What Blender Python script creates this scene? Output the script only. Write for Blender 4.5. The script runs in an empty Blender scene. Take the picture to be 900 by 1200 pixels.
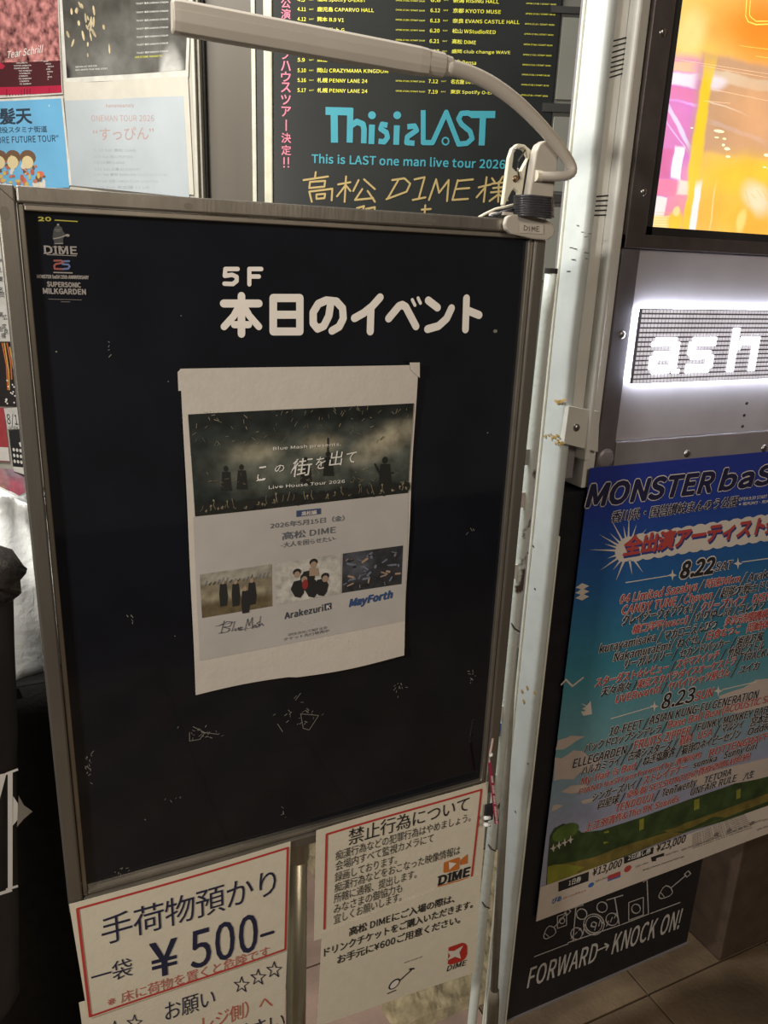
import bpy, bmesh, math, random
from mathutils import Vector, Matrix
random.seed(7)
SC = bpy.context.scene
COL = SC.collection
# ---------------------------------------------------------------- camera, world, light, exposure
H, FPX = 1.68, 931.6
CZ = Vector((116, 2930, 932)).normalized()
CX = Vector((2014, 216.5, -932)); CX = (CX - CZ * CX.dot(CZ)).normalized()
CY = CZ.cross(CX)
R = Matrix((CX, CY, CZ))                       # world = R @ camera
EYE = Vector((0, 0, H))
cam_d = bpy.data.cameras.new('camera'); cam = bpy.data.objects.new('camera', cam_d); COL.objects.link(cam)
cam.matrix_world = Matrix.Translation(EYE) @ R.to_4x4()
cam_d.sensor_fit = 'AUTO'; cam_d.sensor_width = 36; cam_d.lens = FPX / 1200 * 36; cam_d.clip_start = .02
SC.camera = cam
SC.view_settings.view_transform = 'Standard'; SC.view_settings.look = 'None'
SC.view_settings.gamma = 1; SC.view_settings.use_curve_mapping = False
SC.view_settings.exposure = 0.0
W = bpy.data.worlds.new('night'); SC.world = W; W.use_nodes = True
W.node_tree.nodes['Background'].inputs[0].default_value = (1.0, .86, .72, 1)
W.node_tree.nodes['Background'].inputs[1].default_value = .075

def area(name, loc, to, size, energy, col, size_y=None):
    d = bpy.data.lights.new(name, 'AREA'); d.energy = energy; d.color = col
    d.shape = 'RECTANGLE'; d.size = size; d.size_y = size_y or size
    o = bpy.data.objects.new(name, d); COL.objects.link(o); o.location = loc
    o.rotation_euler = (Vector(to) - Vector(loc)).to_track_quat('-Z', 'Y').to_euler()
    return o
area('hall_light', (-.25, 1.45, 3.0), (.3, 1.7, 0), .9, 60, (1.0, .985, .92), .3)
area('entrance_light', (-1.5, .05, 2.12), (.75, 1.0, 1.5), .16, 34, (1.0, .95, .86), .16)
area('street_fill', (.6, -2.4, 3.2), (.7, 1.0, .7), .9, 37, (1.0, .86, .69))  # added warm fill for the ambient light of the street side

# ---------------------------------------------------------------- helpers
def ray(px, py): return R @ Vector((px - 450, 600 - py, -FPX)).normalized()
class F:
    """a flat surface standing in the place: P origin, U along it, N its outward normal"""
    def __init__(s, P, ang, wave=None):
        s.P = Vector(P); a = math.radians(ang)
        s.U = Vector((math.cos(a), math.sin(a), 0)); s.V = Vector((0, 0, 1)); s.N = s.U.cross(s.V); s.wave = wave
    def hit(s, px, py):
        d = ray(px, py); return EYE + d * ((s.P - EYE).dot(s.N) / d.dot(s.N))
    def px(s, px, py):
        q = s.hit(px, py) - s.P; return (q.dot(s.U), q.z)
    def w(s, u, v, n=0):
        if s.wave: n += s.wave(u, v)
        return s.P + s.U * u + s.V * v + s.N * n
    def off(s, n, wave=None):
        f = F(s.P + s.N * n, 0, wave); f.U, f.N = s.U, s.N; return f
class Z:
    """a magnified crop: turns its coordinates into photograph pixels"""
    def __init__(s, ox, oy, k): s.ox, s.oy, s.k = ox, oy, k
    def __call__(s, x, y): return (s.ox + x / s.k, s.oy + y / s.k)
ID = Z(0, 0, 1)

MATS = {}
def mat(name, col, rough=.6, metal=0, spec=.5, var=.12, scale=30, bump=0, emis=0, coat=0, col2=None, thr=None, bscale=None, stretch=None):
    if name in MATS: return MATS[name]
    m = bpy.data.materials.new(name); m.use_nodes = True; nt = m.node_tree; N = nt.nodes; L = nt.links
    b = N['Principled BSDF']
    b.inputs['Roughness'].default_value = rough; b.inputs['Metallic'].default_value = metal
    b.inputs['Specular IOR Level'].default_value = spec; b.inputs['Coat Weight'].default_value = coat
    tc = N.new('ShaderNodeTexCoord'); co = tc.outputs['Object']
    if stretch:
        mp = N.new('ShaderNodeMapping'); mp.inputs['Scale'].default_value = stretch; L.new(co, mp.inputs[0]); co = mp.outputs[0]
    nz = N.new('ShaderNodeTexNoise'); nz.inputs['Scale'].default_value = scale; nz.inputs['Detail'].default_value = 6; L.new(co, nz.inputs['Vector'])
    cr = N.new('ShaderNodeValToRGB'); L.new(nz.outputs['Fac'], cr.inputs[0])
    c = Vector(col[:3]); a = c * (1 - var); z = (Vector(col2[:3]) if col2 else c * (1 + var))
    if thr: cr.color_ramp.elements[0].position = thr - .02; cr.color_ramp.elements[1].position = thr + .03; a = c
    else: cr.color_ramp.elements[0].position = .3; cr.color_ramp.elements[1].position = .7
    cr.color_ramp.elements[0].color = (*a, 1); cr.color_ramp.elements[1].color = (*z, 1)
    L.new(cr.outputs[0], b.inputs['Base Color'])
    if emis:
        L.new(cr.outputs[0], b.inputs['Emission Color']); b.inputs['Emission Strength'].default_value = emis
    if bump:
        n2 = N.new('ShaderNodeTexNoise'); n2.inputs['Scale'].default_value = bscale or scale * 3; n2.inputs['Detail'].default_value = 5; L.new(co, n2.inputs['Vector'])
        bp = N.new('ShaderNodeBump'); bp.inputs['Strength'].default_value = bump; bp.inputs['Distance'].default_value = .004
        L.new(n2.outputs['Fac'], bp.inputs['Height']); L.new(bp.outputs[0], b.inputs['Normal'])
    MATS[name] = m; return m
def ink(name, col, **k): k.setdefault('rough', .55); k.setdefault('var', .04); return mat('ink_' + name, col, **k)

def paint(name, fr, base, layers, emis=0, rough=.45, warp=0, wscale=8, grain=0, gscale=60, spec=.4):
    """printed or backlit picture: soft ellipses and boxes laid over a base colour, in the surface's own metres"""
    m = bpy.data.materials.new(name); m.use_nodes = True; nt = m.node_tree; N = nt.nodes; L = nt.links; b = N['Principled BSDF']
    b.inputs['Roughness'].default_value = rough; b.inputs['Specular IOR Level'].default_value = spec
    tc = N.new('ShaderNodeTexCoord')
    def dot(v, k):
        d = N.new('ShaderNodeVectorMath'); d.operation = 'DOT_PRODUCT'; L.new(v, d.inputs[0]); d.inputs[1].default_value = k; return d.outputs['Value']
    sb = N.new('ShaderNodeVectorMath'); sb.operation = 'SUBTRACT'; L.new(tc.outputs['Object'], sb.inputs[0]); sb.inputs[1].default_value = fr.P
    cb = N.new('ShaderNodeCombineXYZ'); L.new(dot(sb.outputs[0], fr.U), cb.inputs[0]); L.new(dot(sb.outputs[0], fr.V), cb.inputs[1])
    vec = cb.outputs[0]
    if warp:
        nz = N.new('ShaderNodeTexNoise'); nz.inputs['Scale'].default_value = wscale; L.new(vec, nz.inputs['Vector'])
        s1 = N.new('ShaderNodeVectorMath'); s1.operation = 'MULTIPLY_ADD'; L.new(nz.outputs['Color'], s1.inputs[0]); s1.inputs[1].default_value = (warp, warp, 0); L.new(vec, s1.inputs[2]); vec = s1.outputs[0]
    def rgb(c):
        r = N.new('ShaderNodeRGB'); r.outputs[0].default_value = (*c, 1); return r.outputs[0]
    if isinstance(base, list):                 # vertical gradient: [(v, colour), ...]
        sp = N.new('ShaderNodeSeparateXYZ'); L.new(vec, sp.inputs[0]); v0, v1 = base[0][0], base[-1][0]
        mr = N.new('ShaderNodeMapRange'); L.new(sp.outputs[1], mr.inputs[0]); mr.inputs[1].default_value = v0; mr.inputs[2].default_value = v1
        cr = N.new('ShaderNodeValToRGB'); L.new(mr.outputs[0], cr.inputs[0]); e = cr.color_ramp.elements
        for i, (v, c) in enumerate(base):
            p = (v - v0) / (v1 - v0); el = e[0] if i == 0 else (e[len(e) - 1] if i == len(base) - 1 else e.new(p)); el.position = p; el.color = (*c, 1)
        cur = cr.outputs[0]
    else: cur = rgb(base)
    for ly in layers:
        kind, cx, cy, rx, ry, rot, col, soft = ly[:8]; op = ly[8] if len(ly) > 8 else 1
        mp = N.new('ShaderNodeMapping'); mp.vector_type = 'TEXTURE'; L.new(vec, mp.inputs[0])
        mp.inputs['Location'].default_value = (cx, cy, 0); mp.inputs['Rotation'].default_value = (0, 0, math.radians(rot)); mp.inputs['Scale'].default_value = (rx, ry, 1)
        if kind == 'ell':
            ln = N.new('ShaderNodeVectorMath'); ln.operation = 'LENGTH'; L.new(mp.outputs[0], ln.inputs[0]); dst = ln.outputs['Value']
        else:
            ab = N.new('ShaderNodeVectorMath'); ab.operation = 'ABSOLUTE'; L.new(mp.outputs[0], ab.inputs[0])
            sp = N.new('ShaderNodeSeparateXYZ'); L.new(ab.outputs[0], sp.inputs[0])
            mx = N.new('ShaderNodeMath'); mx.operation = 'MAXIMUM'; L.new(sp.outputs[0], mx.inputs[0]); L.new(sp.outputs[1], mx.inputs[1]); dst = mx.outputs[0]
        mr = N.new('ShaderNodeMapRange'); mr.interpolation_type = 'SMOOTHSTEP'; L.new(dst, mr.inputs[0])
        mr.inputs[1].default_value = 1 - soft; mr.inputs[2].default_value = 1 + soft; mr.inputs[3].default_value = op; mr.inputs[4].default_value = 0
        mi = N.new('ShaderNodeMix'); mi.data_type = 'RGBA'; L.new(mr.outputs[0], mi.inputs[0]); L.new(cur, mi.inputs[6]); L.new(rgb(col), mi.inputs[7]); cur = mi.outputs[2]
    if grain:
        nz = N.new('ShaderNodeTexNoise'); nz.inputs['Scale'].default_value = gscale; nz.inputs['Detail'].default_value = 8; L.new(vec, nz.inputs['Vector'])
        mr = N.new('ShaderNodeMapRange'); L.new(nz.outputs['Fac'], mr.inputs[0]); mr.inputs[1].default_value = .3; mr.inputs[2].default_value = .7; mr.inputs[3].default_value = 1 - grain; mr.inputs[4].default_value = 1 + grain
        vm = N.new('ShaderNodeVectorMath'); vm.operation = 'SCALE'; L.new(cur, vm.inputs[0]); L.new(mr.outputs[0], vm.inputs['Scale']); cur = vm.outputs[0]
    if emis:
        b.inputs['Base Color'].default_value = (.02, .02, .02, 1); L.new(cur, b.inputs['Emission Color']); b.inputs['Emission Strength'].default_value = emis
    else: L.new(cur, b.inputs['Base Color'])
    return m
def lay(fr, zz, kind, x0, y0, x1, y1, col, soft=.2, op=1, rot=0):
    """paint layer from a crop box"""
    c = fr.px(*zz((x0 + x1) / 2, (y0 + y1) / 2)); a = fr.px(*zz(x0, (y0 + y1) / 2)); b = fr.px(*zz(x1, (y0 + y1) / 2))
    t = fr.px(*zz((x0 + x1) / 2, y0)); d = fr.px(*zz((x0 + x1) / 2, y1))
    return (kind, c[0], c[1], abs(b[0] - a[0]) / 2, abs(t[1] - d[1]) / 2, rot, col, soft, op)

def link(o, parent):
    COL.objects.link(o)
    if parent is not None:
        o.parent = parent; o.matrix_parent_inverse = Matrix.Translation(-parent.location)
    return o
def tag(o, label=None, cat=None, group=None, kind=None):
    if label: o['label'] = label
    if cat: o['category'] = cat
    if group: o['group'] = group
    if kind: o['kind'] = kind
    return o
def thing(name, label, cat, loc, group=None):
    o = bpy.data.objects.new(name, None); COL.objects.link(o); o.location = loc; o.empty_display_size = .05
    return tag(o, label, cat, group)
class MB:
    def __init__(s): s.v = []; s.f = []
    def add(s, vs, fs): k = len(s.v); s.v += [tuple(p) for p in vs]; s.f += [[i + k for i in f] for f in fs]; return s
    def poly(s, fr, pts, n=0): return s.add([fr.w(u, v, n) for u, v in pts], [list(range(len(pts)))])
    def prism(s, fr, pts, n0, n1):
        k = len(pts); vs = [fr.w(u, v, n0) for u, v in pts] + [fr.w(u, v, n1) for u, v in pts]
        fs = [list(range(k))[::-1], list(range(k, 2 * k))] + [[i, (i + 1) % k, k + (i + 1) % k, k + i] for i in range(k)]
        return s.add(vs, fs)
    def box(s, fr, u0, u1, v0, v1, n0, n1): return s.prism(fr, [(u0, v0), (u1, v0), (u1, v1), (u0, v1)], n0, n1)
    def grid(s, fr, c, n=0, nu=14, nv=14, edge=None):
        """c: four corners TL, TR, BR, BL in (u, v)"""
        tl, tr, br, bl = [Vector(q) for q in c]; vs = []
        for j in range(nv + 1):
            for i in range(nu + 1):
                a, b = i / nu, j / nv; p = (tl * (1 - a) + tr * a) * (1 - b) + (bl * (1 - a) + br * a) * b
                if edge: p = p + Vector(edge(a, b))
                vs.append(fr.w(p.x, p.y, n))
        fs = [[j * (nu + 1) + i, (j + 1) * (nu + 1) + i, (j + 1) * (nu + 1) + i + 1, j * (nu + 1) + i + 1] for j in range(nv) for i in range(nu)]
        return s.add(vs, fs)
    def disc(s, fr, u, v, r, n=0, ry=None, k=14, rot=0):
        ry = ry or r; c, d = math.cos(rot), math.sin(rot)
        return s.poly(fr, [(u + r * math.cos(t) * c - ry * math.sin(t) * d, v + r * math.cos(t) * d + ry * math.sin(t) * c) for t in [2 * math.pi * i / k for i in range(k)]], n)
    def lift(s): s.c = (getattr(s, 'c', 0) + 1) % 50; return s.c * 5e-6
    def stroke(s, fr, pts, wd, n=0, cap=True, close=False):
        if close: pts = pts + [pts[0]]
        if fr.wave:
            fine = [pts[0]]
            for a, b in zip(pts, pts[1:]):
                q = max(1, int(math.hypot(b[0] - a[0], b[1] - a[1]) / .02)); fine += [(a[0] + (b[0] - a[0]) * i / q, a[1] + (b[1] - a[1]) * i / q) for i in range(1, q + 1)]
            pts = fine
        for a, b in zip(pts, pts[1:]):
            d = Vector((b[0] - a[0], b[1] - a[1]))
            if d.length < 1e-9: continue
            t = d.normalized() * (wd / 2); m = Vector((-t.y, t.x)); A, B = Vector(a), Vector(b)
            s.poly(fr, [tuple(A - m), tuple(B - m), tuple(B + m), tuple(A + m)], n + s.lift())
        for i, p in enumerate(pts):
            if cap or 0 < i < len(pts) - 1: s.disc(fr, p[0], p[1], wd / 2, n + s.lift(), k=12)
        return s
    def tube(s, pts, rad, seg=10, cap=True, ratio=1, up=(0, 0, 1)):
        pts = [Vector(p) for p in pts]; n = len(pts); rad = rad if isinstance(rad, (list, tuple)) else [rad] * n; vs = []; up = Vector(up)
        for i, p in enumerate(pts):
            d = (pts[min(i + 1, n - 1)] - pts[max(i - 1, 0)]).normalized(); a = d.cross(up)
            if a.length < 1e-3: a = d.cross(Vector((1, 0, 0)))
            a.normalize(); b = a.cross(d).normalized()
            for k in range(seg):
                t = 2 * math.pi * k / seg; vs.append(p + a * math.cos(t) * rad[i] * ratio + b * math.sin(t) * rad[i])
        fs = [[i * seg + k, i * seg + (k + 1) % seg, (i + 1) * seg + (k + 1) % seg, (i + 1) * seg + k] for i in range(n - 1) for k in range(seg)]
        if cap: fs += [list(range(seg))[::-1], list(range((n - 1) * seg, n * seg))]
        return s.add(vs, fs)
    def dome(s, P, N, r, h, seg=14, rings=4):
        P, N = Vector(P), Vector(N).normalized(); a = N.orthogonal().normalized(); b = N.cross(a); vs = []
        for j in range(rings):
            t = j / rings * math.pi / 2
            for k in range(seg):
                g = 2 * math.pi * k / seg; vs.append(P + (a * math.cos(g) + b * math.sin(g)) * r * math.cos(t) + N * h * math.sin(t))
        vs.append(P + N * h); fs = [[j * seg + k, j * seg + (k + 1) % seg, (j + 1) * seg + (k + 1) % seg, (j + 1) * seg + k] for j in range(rings - 1) for k in range(seg)]
        fs += [[(rings - 1) * seg + k, (rings - 1) * seg + (k + 1) % seg, rings * seg] for k in range(seg)]
        return s.add(vs, fs)
    def build(s, name, m, parent=None, bevel=0, smooth=False, solid=0, kind=None, subs=0):
        me = bpy.data.meshes.new(name); me.from_pydata(s.v, [], s.f); me.materials.append(m)
        if bevel:
            bm = bmesh.new(); bm.from_mesh(me); bmesh.ops.recalc_face_normals(bm, faces=bm.faces)
            bmesh.ops.bevel(bm, geom=bm.edges[:], offset=bevel, segments=2, affect='EDGES', profile=.5, clamp_overlap=True); bm.to_mesh(me); bm.free()
        if smooth:
            for p in me.polygons: p.use_smooth = True
        me.update(); o = bpy.data.objects.new(name, me); link(o, parent)
        if solid: md = o.modifiers.new('thickness', 'SOLIDIFY'); md.thickness = solid; md.offset = -1
        if subs: md = o.modifiers.new('subdivision', 'SUBSURF'); md.levels = md.render_levels = subs
        if not kind and parent is not None and any(q in name for q in ('lettering', 'marks', 'outline', 'highlights', 'silhouettes', 'handwriting', 'dashes', 'figures', 'faces', 'details', 'patches', 'shapes', 'shadow', 'holes', 'joints', 'lines', 'seams', 'stripes', 'dots', 'writing', 'border', 'smudges')): kind = 'stuff'
        if kind: o['kind'] = kind
        return o
TXC = bpy.data.curves.new('writer', 'FONT'); TXO = bpy.data.objects.new('writer', TXC)
F_DEF = TXC.font
try: F_LAT = bpy.data.fonts.load(bpy.utils.resource_path('LOCAL') + '/datafiles/fonts/Noto Sans CJK Regular.woff2')     # a face Blender itself ships
except Exception: F_LAT = None
if F_DEF is None: F_LAT = None
JP = '“”※☆、。々あいうえおかきぎくぐこごさしすせただっつてでとどなにねのはぴへべまみめもやゆょよらりをんアィイウォオカガキクケコサシジスズセソゾタダチッツテデトドナニネハバパビピブプマミメャヤュユラリルレロワン・ー一上中丼乃也京人仙会体作信側像元先児入全八公内出制券力卓協南危原口古台名営四困国園地報場塚塩墳士売多大天太奈定宜宮屋山岐岡島崎川幌平年広床役御怒情意戦戸所手拓提新方日星映時月本札村東松構様橋機次止江決洋洌浩涯清湘演漢潟為熊物犯猫現球生用画痴発盛監眉県神禁福竹編罪置翁育背能良荒荷菅虎行街表袋視讃豚購超轄通速道郎都金録長阜阪険陽際雨預願風食香高髪鹿（）'
LAT = ''.join(chr(i) for i in range(33, 127)) + '¥'
GC = {}
def load_glyphs(chars, res, font):    # every character on a line of its own, turned to mesh in one go
    if font is not None: TXC.font = font
    TXC.resolution_u = res; TXC.space_line = 2.0
    def mesh(t): TXC.body = t; return bpy.data.meshes.new_from_object(TXO)
    def ys(t): me = mesh(t); r = [v.co.y for v in me.vertices]; bpy.data.meshes.remove(me); return r
    one, two = ys('H'), ys('H\nH'); cap = max(one) - min(one); step = max(one) - min(two) - cap
    me = mesh('\n'.join('H' + chars)); out = {c: ([], [], {}) for c in chars}; y0 = max(v.co.y for v in me.vertices) - cap / 2
    k_ = (1 / .96) if ord(chars[0]) > 0x2000 and font is F_DEF else .74 / cap
    for p in me.polygons:
        y = sum(me.vertices[i].co.y for i in p.vertices) / len(p.vertices); k = max(0, min(len(chars), round((y0 - y) / step)))
        if k == 0: continue
        V, G, ix = out[chars[k - 1]]; f = []
        for i in p.vertices:
            if i not in ix: ix[i] = len(V); co = me.vertices[i].co; V.append(Vector((co.x, co.y + k * step, 0)) * k_)
            f.append(ix[i])
        G.append(f)
    bpy.data.meshes.remove(me)
    for c in chars: GC[(c, res)] = out[c][:2]
load_glyphs(LAT, 3, F_LAT or F_DEF)
for _c in LAT:
    for _r in (1, 2): GC[(_c, _r)] = GC[(_c, 3)]
for _r in (1, 2, 3): load_glyphs(JP, _r, F_DEF)
def glyphs(text, res=2):
    V, G, x = [], [], 0
    for c in text:
        if c == ' ': x += .26; continue
        if (c, res) not in GC: load_glyphs(c, res, F_DEF)
        vs, fs = GC[(c, res)]
        if not vs: continue
        b_ = len(V); V += [Vector((v.x + x, v.y, 0)) for v in vs]; G += [[i + b_ for i in f] for f in fs]
        x += 1.0 if ord(c) > 0x2000 and c not in '“”' else max(v.x for v in vs) + (.075 if c not in 'AVTLY/.,' else .03)
    return V, G
def cjk(t): return any(ord(c) > 0x2fff for c in t)
def T(mb, fr, text, zz, p0, p1, h, bold=0, shear=0, n=.0008, res=2, ref=None, vshift=0):
    """write text on a surface: the baseline runs between two points, h is its height at the first"""
    if h / zz.k > 13: res = 3
    vs, fs = glyphs(text, res)
    if not vs: return
    x0, x1 = min(v.x for v in vs), max(v.x for v in vs); y1 = max(v.y for v in vs); y0 = min(v.y for v in vs) if cjk(text) or y1 < .3 else 0
    a = Vector(fr.px(*zz(*p0))); b = Vector(fr.px(*zz(*p1))); t = Vector(fr.px(*zz(p0[0], p0[1] - h))); hh = t.y - a.y
    out = []
    for v in vs:
        s_ = (v.x - x0) / (x1 - x0); q = (v.y - y0) / (y1 - y0); p = a + (b - a) * s_
        out.append(fr.w(p.x + shear * hh * q, p.y + hh * (q + vshift), n))
    if bold <= 0: mb.add(out, fs); return
    r_ = bold * hh / (y1 - y0); k = 8 if bold > .045 else 4      # heavier strokes: the same outline set down again all round
    for i in range(k):
        g = 2 * math.pi * (i + .5) / k; dv = fr.U * (r_ * math.cos(g)) + fr.V * (r_ * math.sin(g)) + fr.N * ((i + 1) * 6e-6)
        mb.add([p + dv for p in out], fs)
def PX(fr, zz, pts): return [fr.px(*zz(*p)) for p in pts]
def wid(fr, zz, x, y, w): return abs(fr.px(*zz(x, y + w))[1] - fr.px(*zz(x, y))[1])
def S(mb, fr, zz, pts, w, n=.0008, cap=True, close=False):
    mb.stroke(fr, PX(fr, zz, pts), wid(fr, zz, pts[0][0], pts[0][1], w), n, cap, close)
def P(mb, fr, zz, pts, n=.0006): mb.poly(fr, PX(fr, zz, pts), n + mb.lift())
def E(mb, fr, zz, x, y, rx, ry, n=.0006, k=14, rot=0):
    c = fr.px(*zz(x, y)); a = fr.px(*zz(x + rx, y)); b = fr.px(*zz(x, y + ry)); mb.disc(fr, c[0], c[1], abs(a[0] - c[0]), n + mb.lift(), abs(c[1] - b[1]), k, rot)

FW = F((0, 1.0, 0), 0)           # right-hand wall
FB = F((0, .89, 0), 0)           # board
FL = F(EYE + ray(228, 150) * 2.6, -48)      # poster wall on the left
FK = F(EYE + ray(321, 120) * 2.0, -26)      # door leaf in the middle

# ---------------------------------------------------------------- materials
m_white = mat('white_painted_steel', (.58, .62, .61), .42, 0, .5, .06, 14, .2, col2=(.63, .67, .66))
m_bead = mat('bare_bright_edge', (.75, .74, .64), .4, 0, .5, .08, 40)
m_vent = mat('cream_painted_steel', (.64, .63, .59), .45, 0, .5, .07, 18, .15)
m_screenframe = mat('dark_mauve_metal', (.085, .068, .066), .38, .3, .5, .15, 40)
m_plate = mat('grey_metal_plate', (.40, .375, .39), .42, .1, .5, .06, 12, .1)
m_platetrim = mat('grey_mauve_trim', (.29, .265, .28), .4, .3, .5, .08, 20)
m_screw = mat('screw_steel', (.34, .32, .31), .3, 1, .5, .1, 80)
m_dark = mat('dark_void', (.015, .014, .014), .8)
m_black = mat('black_board_print', (.012, .012, .016), .35, 0, .4, .2, 40)
m_gloss = mat('black_acrylic', (.007, .008, .012), .07, 0, .5, .2, 10, coat=.3)
m_alu = mat('brushed_aluminium', (.31, .285, .25), .36, .85, .5, .10, 40, .12, stretch=(1, 1, .15))
m_alu2 = mat('aluminium_inner_lip', (.42, .38, .32), .33, .85, .5, .10, 30)
m_paper = mat('copy_paper', (.58, .53, .475), .75, 0, .2, .03, 60, .08)
m_paper2 = mat('warm_copy_paper', (.68, .62, .50), .7, 0, .25, .03, 60, .08)
m_pillar = mat('cream_door_frame', (.50, .47, .40), .5, .1, .4, .08, 25, .1)
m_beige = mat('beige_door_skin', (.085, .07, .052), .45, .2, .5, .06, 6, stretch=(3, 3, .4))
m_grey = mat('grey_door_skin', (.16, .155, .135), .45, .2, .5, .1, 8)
m_darkbar = mat('dark_door_rail', (.035, .033, .03), .5)
m_wallb = mat('pale_plaster', (.50, .47, .41), .8, 0, .2, .1, 9, .2)
m_brown = mat('brown_pillar_paint', (.075, .05, .036), .6, 0, .3, .2, 20, .3)
m_slate = mat('dark_slate_paint', (.028, .026, .028), .6, 0, .3, .2, 20, .2)
m_lamp = mat('white_lamp_plastic', (.46, .415, .36), .38, 0, .5, .03, 20)
m_clip = mat('cream_clip_plastic', (.66, .62, .50), .4, 0, .5, .04, 30)
m_wrap = mat('black_cord_binding', (.035, .034, .042), .35, 0, .6, .4, 200, .4, stretch=(.3, .3, 8))
m_cloth = mat('black_cloth', (.010, .009, .008), .85, 0, .2, .25, 50, .3)
m_bag = mat('thin_white_plastic', (.86, .87, .86), .35, 0, .5, .06, 15, .5, bscale=60)
m_steel = mat('dull_steel_tube', (.36, .33, .25), .34, .75, .5, .15, 30, .1, stretch=(1, 1, .2))
m_pipe = mat('peeling_white_pipe', (.60, .64, .60), .38, 0, .5, .05, 26, .2, col2=(.10, .07, .055), thr=.66)
m_rust = mat('rust_stain', (.46, .30, .10), .8, 0, .2, .4, 120, .5)
i_black = ink('black', (.018, .017, .020)); i_navy = ink('navy', (.018, .02, .055)); i_white = ink('white', (.78, .72, .66)); i_red = ink('red', (.50, .045, .04))
i_pale = ink('pale', (.80, .77, .72))

# ================================================================ SETTING
# floor of slabs
ground = MB().box(F((0, 0, 0), 0), -3, 4, -.06, -.012, 3.2, -4.2).build('floor', mat('joint_grout', (.06, .042, .028), .9)); tag(ground, 'brown paving slabs of the entrance floor', kind='structure')
slab_m = mat('brown_paving', (.095, .062, .036), .62, 0, .35, .35, 5, .5, col2=(.155, .105, .062), bscale=90)
slab_pink = mat('pinkish_paving', (.24, .165, .13), .55, 0, .35, .2, 9, .3, bscale=90)
jx = FW; g0 = EYE - ray(760, 1165) * (H / ray(760, 1165).z)      # a joint crossing seen on the ground
meshes = {}
def slab_mesh(key, w, d, m):
    if key in meshes: return meshes[key]
    o = MB().box(F((0, 0, 0), 0), 0, w, -.03, 0, 0, -d).build('slab', m, bevel=.002); meshes[key] = o.data; bpy.data.objects.remove(o); return o.data if False else meshes[key]
for i in range(-4, 8):
    for j in range(-6, 8):
        x, y = g0.x + i * .4, g0.y + j * .4
        pink = y > 1.0 and x < .75
        me = slab_mesh('p' if pink else 'b', .396, .396, slab_pink if pink else slab_m)
        o = bpy.data.objects.new('slab', me); link(o, ground); o.location = (x + .002, y + .002, -random.random() * .002)
        if -1.5 < y < 3.4: pass
# rough stone patch behind the boards
def rough(u, v): return .010 * math.sin(u * 41 + v * 17) * math.sin(v * 37) + .008 * math.sin(u * 97 + 3) * math.sin(v * 83 + 1)
vs = []; nx, ny = 60, 40
for j in range(ny + 1):
    for i in range(nx + 1):
        x, y = .66 + i / nx * .75, 1.18 + j / ny * .75; e = min(i, nx - i, j, ny - j)
        vs.append((x, y, -.004 if e == 0 else .012 + rough(x, y) * .8 + random.uniform(-.002, .002)))
fs = [[j * (nx + 1) + i, j * (nx + 1) + i + 1, (j + 1) * (nx + 1) + i + 1, (j + 1) * (nx + 1) + i] for j in range(ny) for i in range(nx)]
MB().add(vs, fs).build('rough_stone', mat('rough_beige_stone', (.24, .19, .11), .85, 0, .2, .3, 25, .6, col2=(.42, .34, .21), bscale=120), ground)

# right-hand wall
u_pole0, u_pole1 = .764, .814
wall = MB()
wall.box(FW, 1.32, 3.2, -.0, 3.0, -.30, -.20)
wall_o = wall.build('wall_right', m_slate); tag(wall_o, kind='structure')
ux = FW.off(-.043).px(843, 1127)[0]
pil = MB().box(FW, ux, 3.2, 0, 1.0, -.19, -.043).build('trim_1', m_brown, bevel=.004); tag(pil, kind='structure')
MB().box(FW, u_pole1 + .006, 3.2, 1.0, 3.0, -.09, -.052).build('wall_right_upper', m_platetrim, wall_o)

# white column
col = thing('steel_column', 'white painted steel column with dents and rust between the black board and the wall', 'column', (u_pole0, 1.0, 0))
def dent(u, v):
    return -.004 * math.exp(-((v - .72) / .05) ** 2) * 1 - .003 * math.exp(-((v - .5) / .04) ** 2) - .0025 * math.exp(-((v - 1.56) / .06) ** 2) * 1
cf = FW.off(0, dent); cb = MB(); rows = 120
us = .797
prof = [(us + .004, -.060), (us, -.046), (us - .0008, -.034), (us - .0008, -.016), (us, -.006), (us + .002, -.002), (us + .006, 0), (u_pole1, 0), (u_pole1, -.05)]
vs = [cf.w(u, .02 + 2.9 * j / rows, n) for j in range(rows + 1) for u, n in prof]; k = len(prof)
cb.add(vs, [[j * k + i, j * k + i + 1, (j + 1) * k + i + 1, (j + 1) * k + i] for j in range(rows) for i in range(k - 1)])
shaft = cb.build('shaft', m_white, col, smooth=True)
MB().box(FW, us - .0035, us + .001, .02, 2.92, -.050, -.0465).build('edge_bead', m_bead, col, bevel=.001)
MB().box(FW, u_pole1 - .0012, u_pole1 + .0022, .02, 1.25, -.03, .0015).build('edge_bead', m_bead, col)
MB().box(FW, us - .006, u_pole1 + .006, 0, .02, -.06, .006).build('base_plate', m_screw, col, bevel=.002)
z9 = Z(540, 300, 3.75); rs = MB(); FX = F((us - .0010, 1.0, 0), -90)
for x, y, n_ in [(435, 640, 16), (415, 795, 14), (438, 825, 10), (385, 790, 5)]:
    for _ in range(n_): E(rs, FX, z9, x + random.gauss(0, 12), y + random.gauss(0, 7), random.uniform(3, 9), random.uniform(3, 6), .0003 + random.random() * .0003, 7)
for x, y in [(612, 810), (618, 806), (614, 822), (627, 812)]: E(rs, FX, ID, x, y, 1.6, 2.5, .0003, 7)
rs.build('rust_spots', m_rust, shaft, kind='stuff')
sc = MB()
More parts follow.
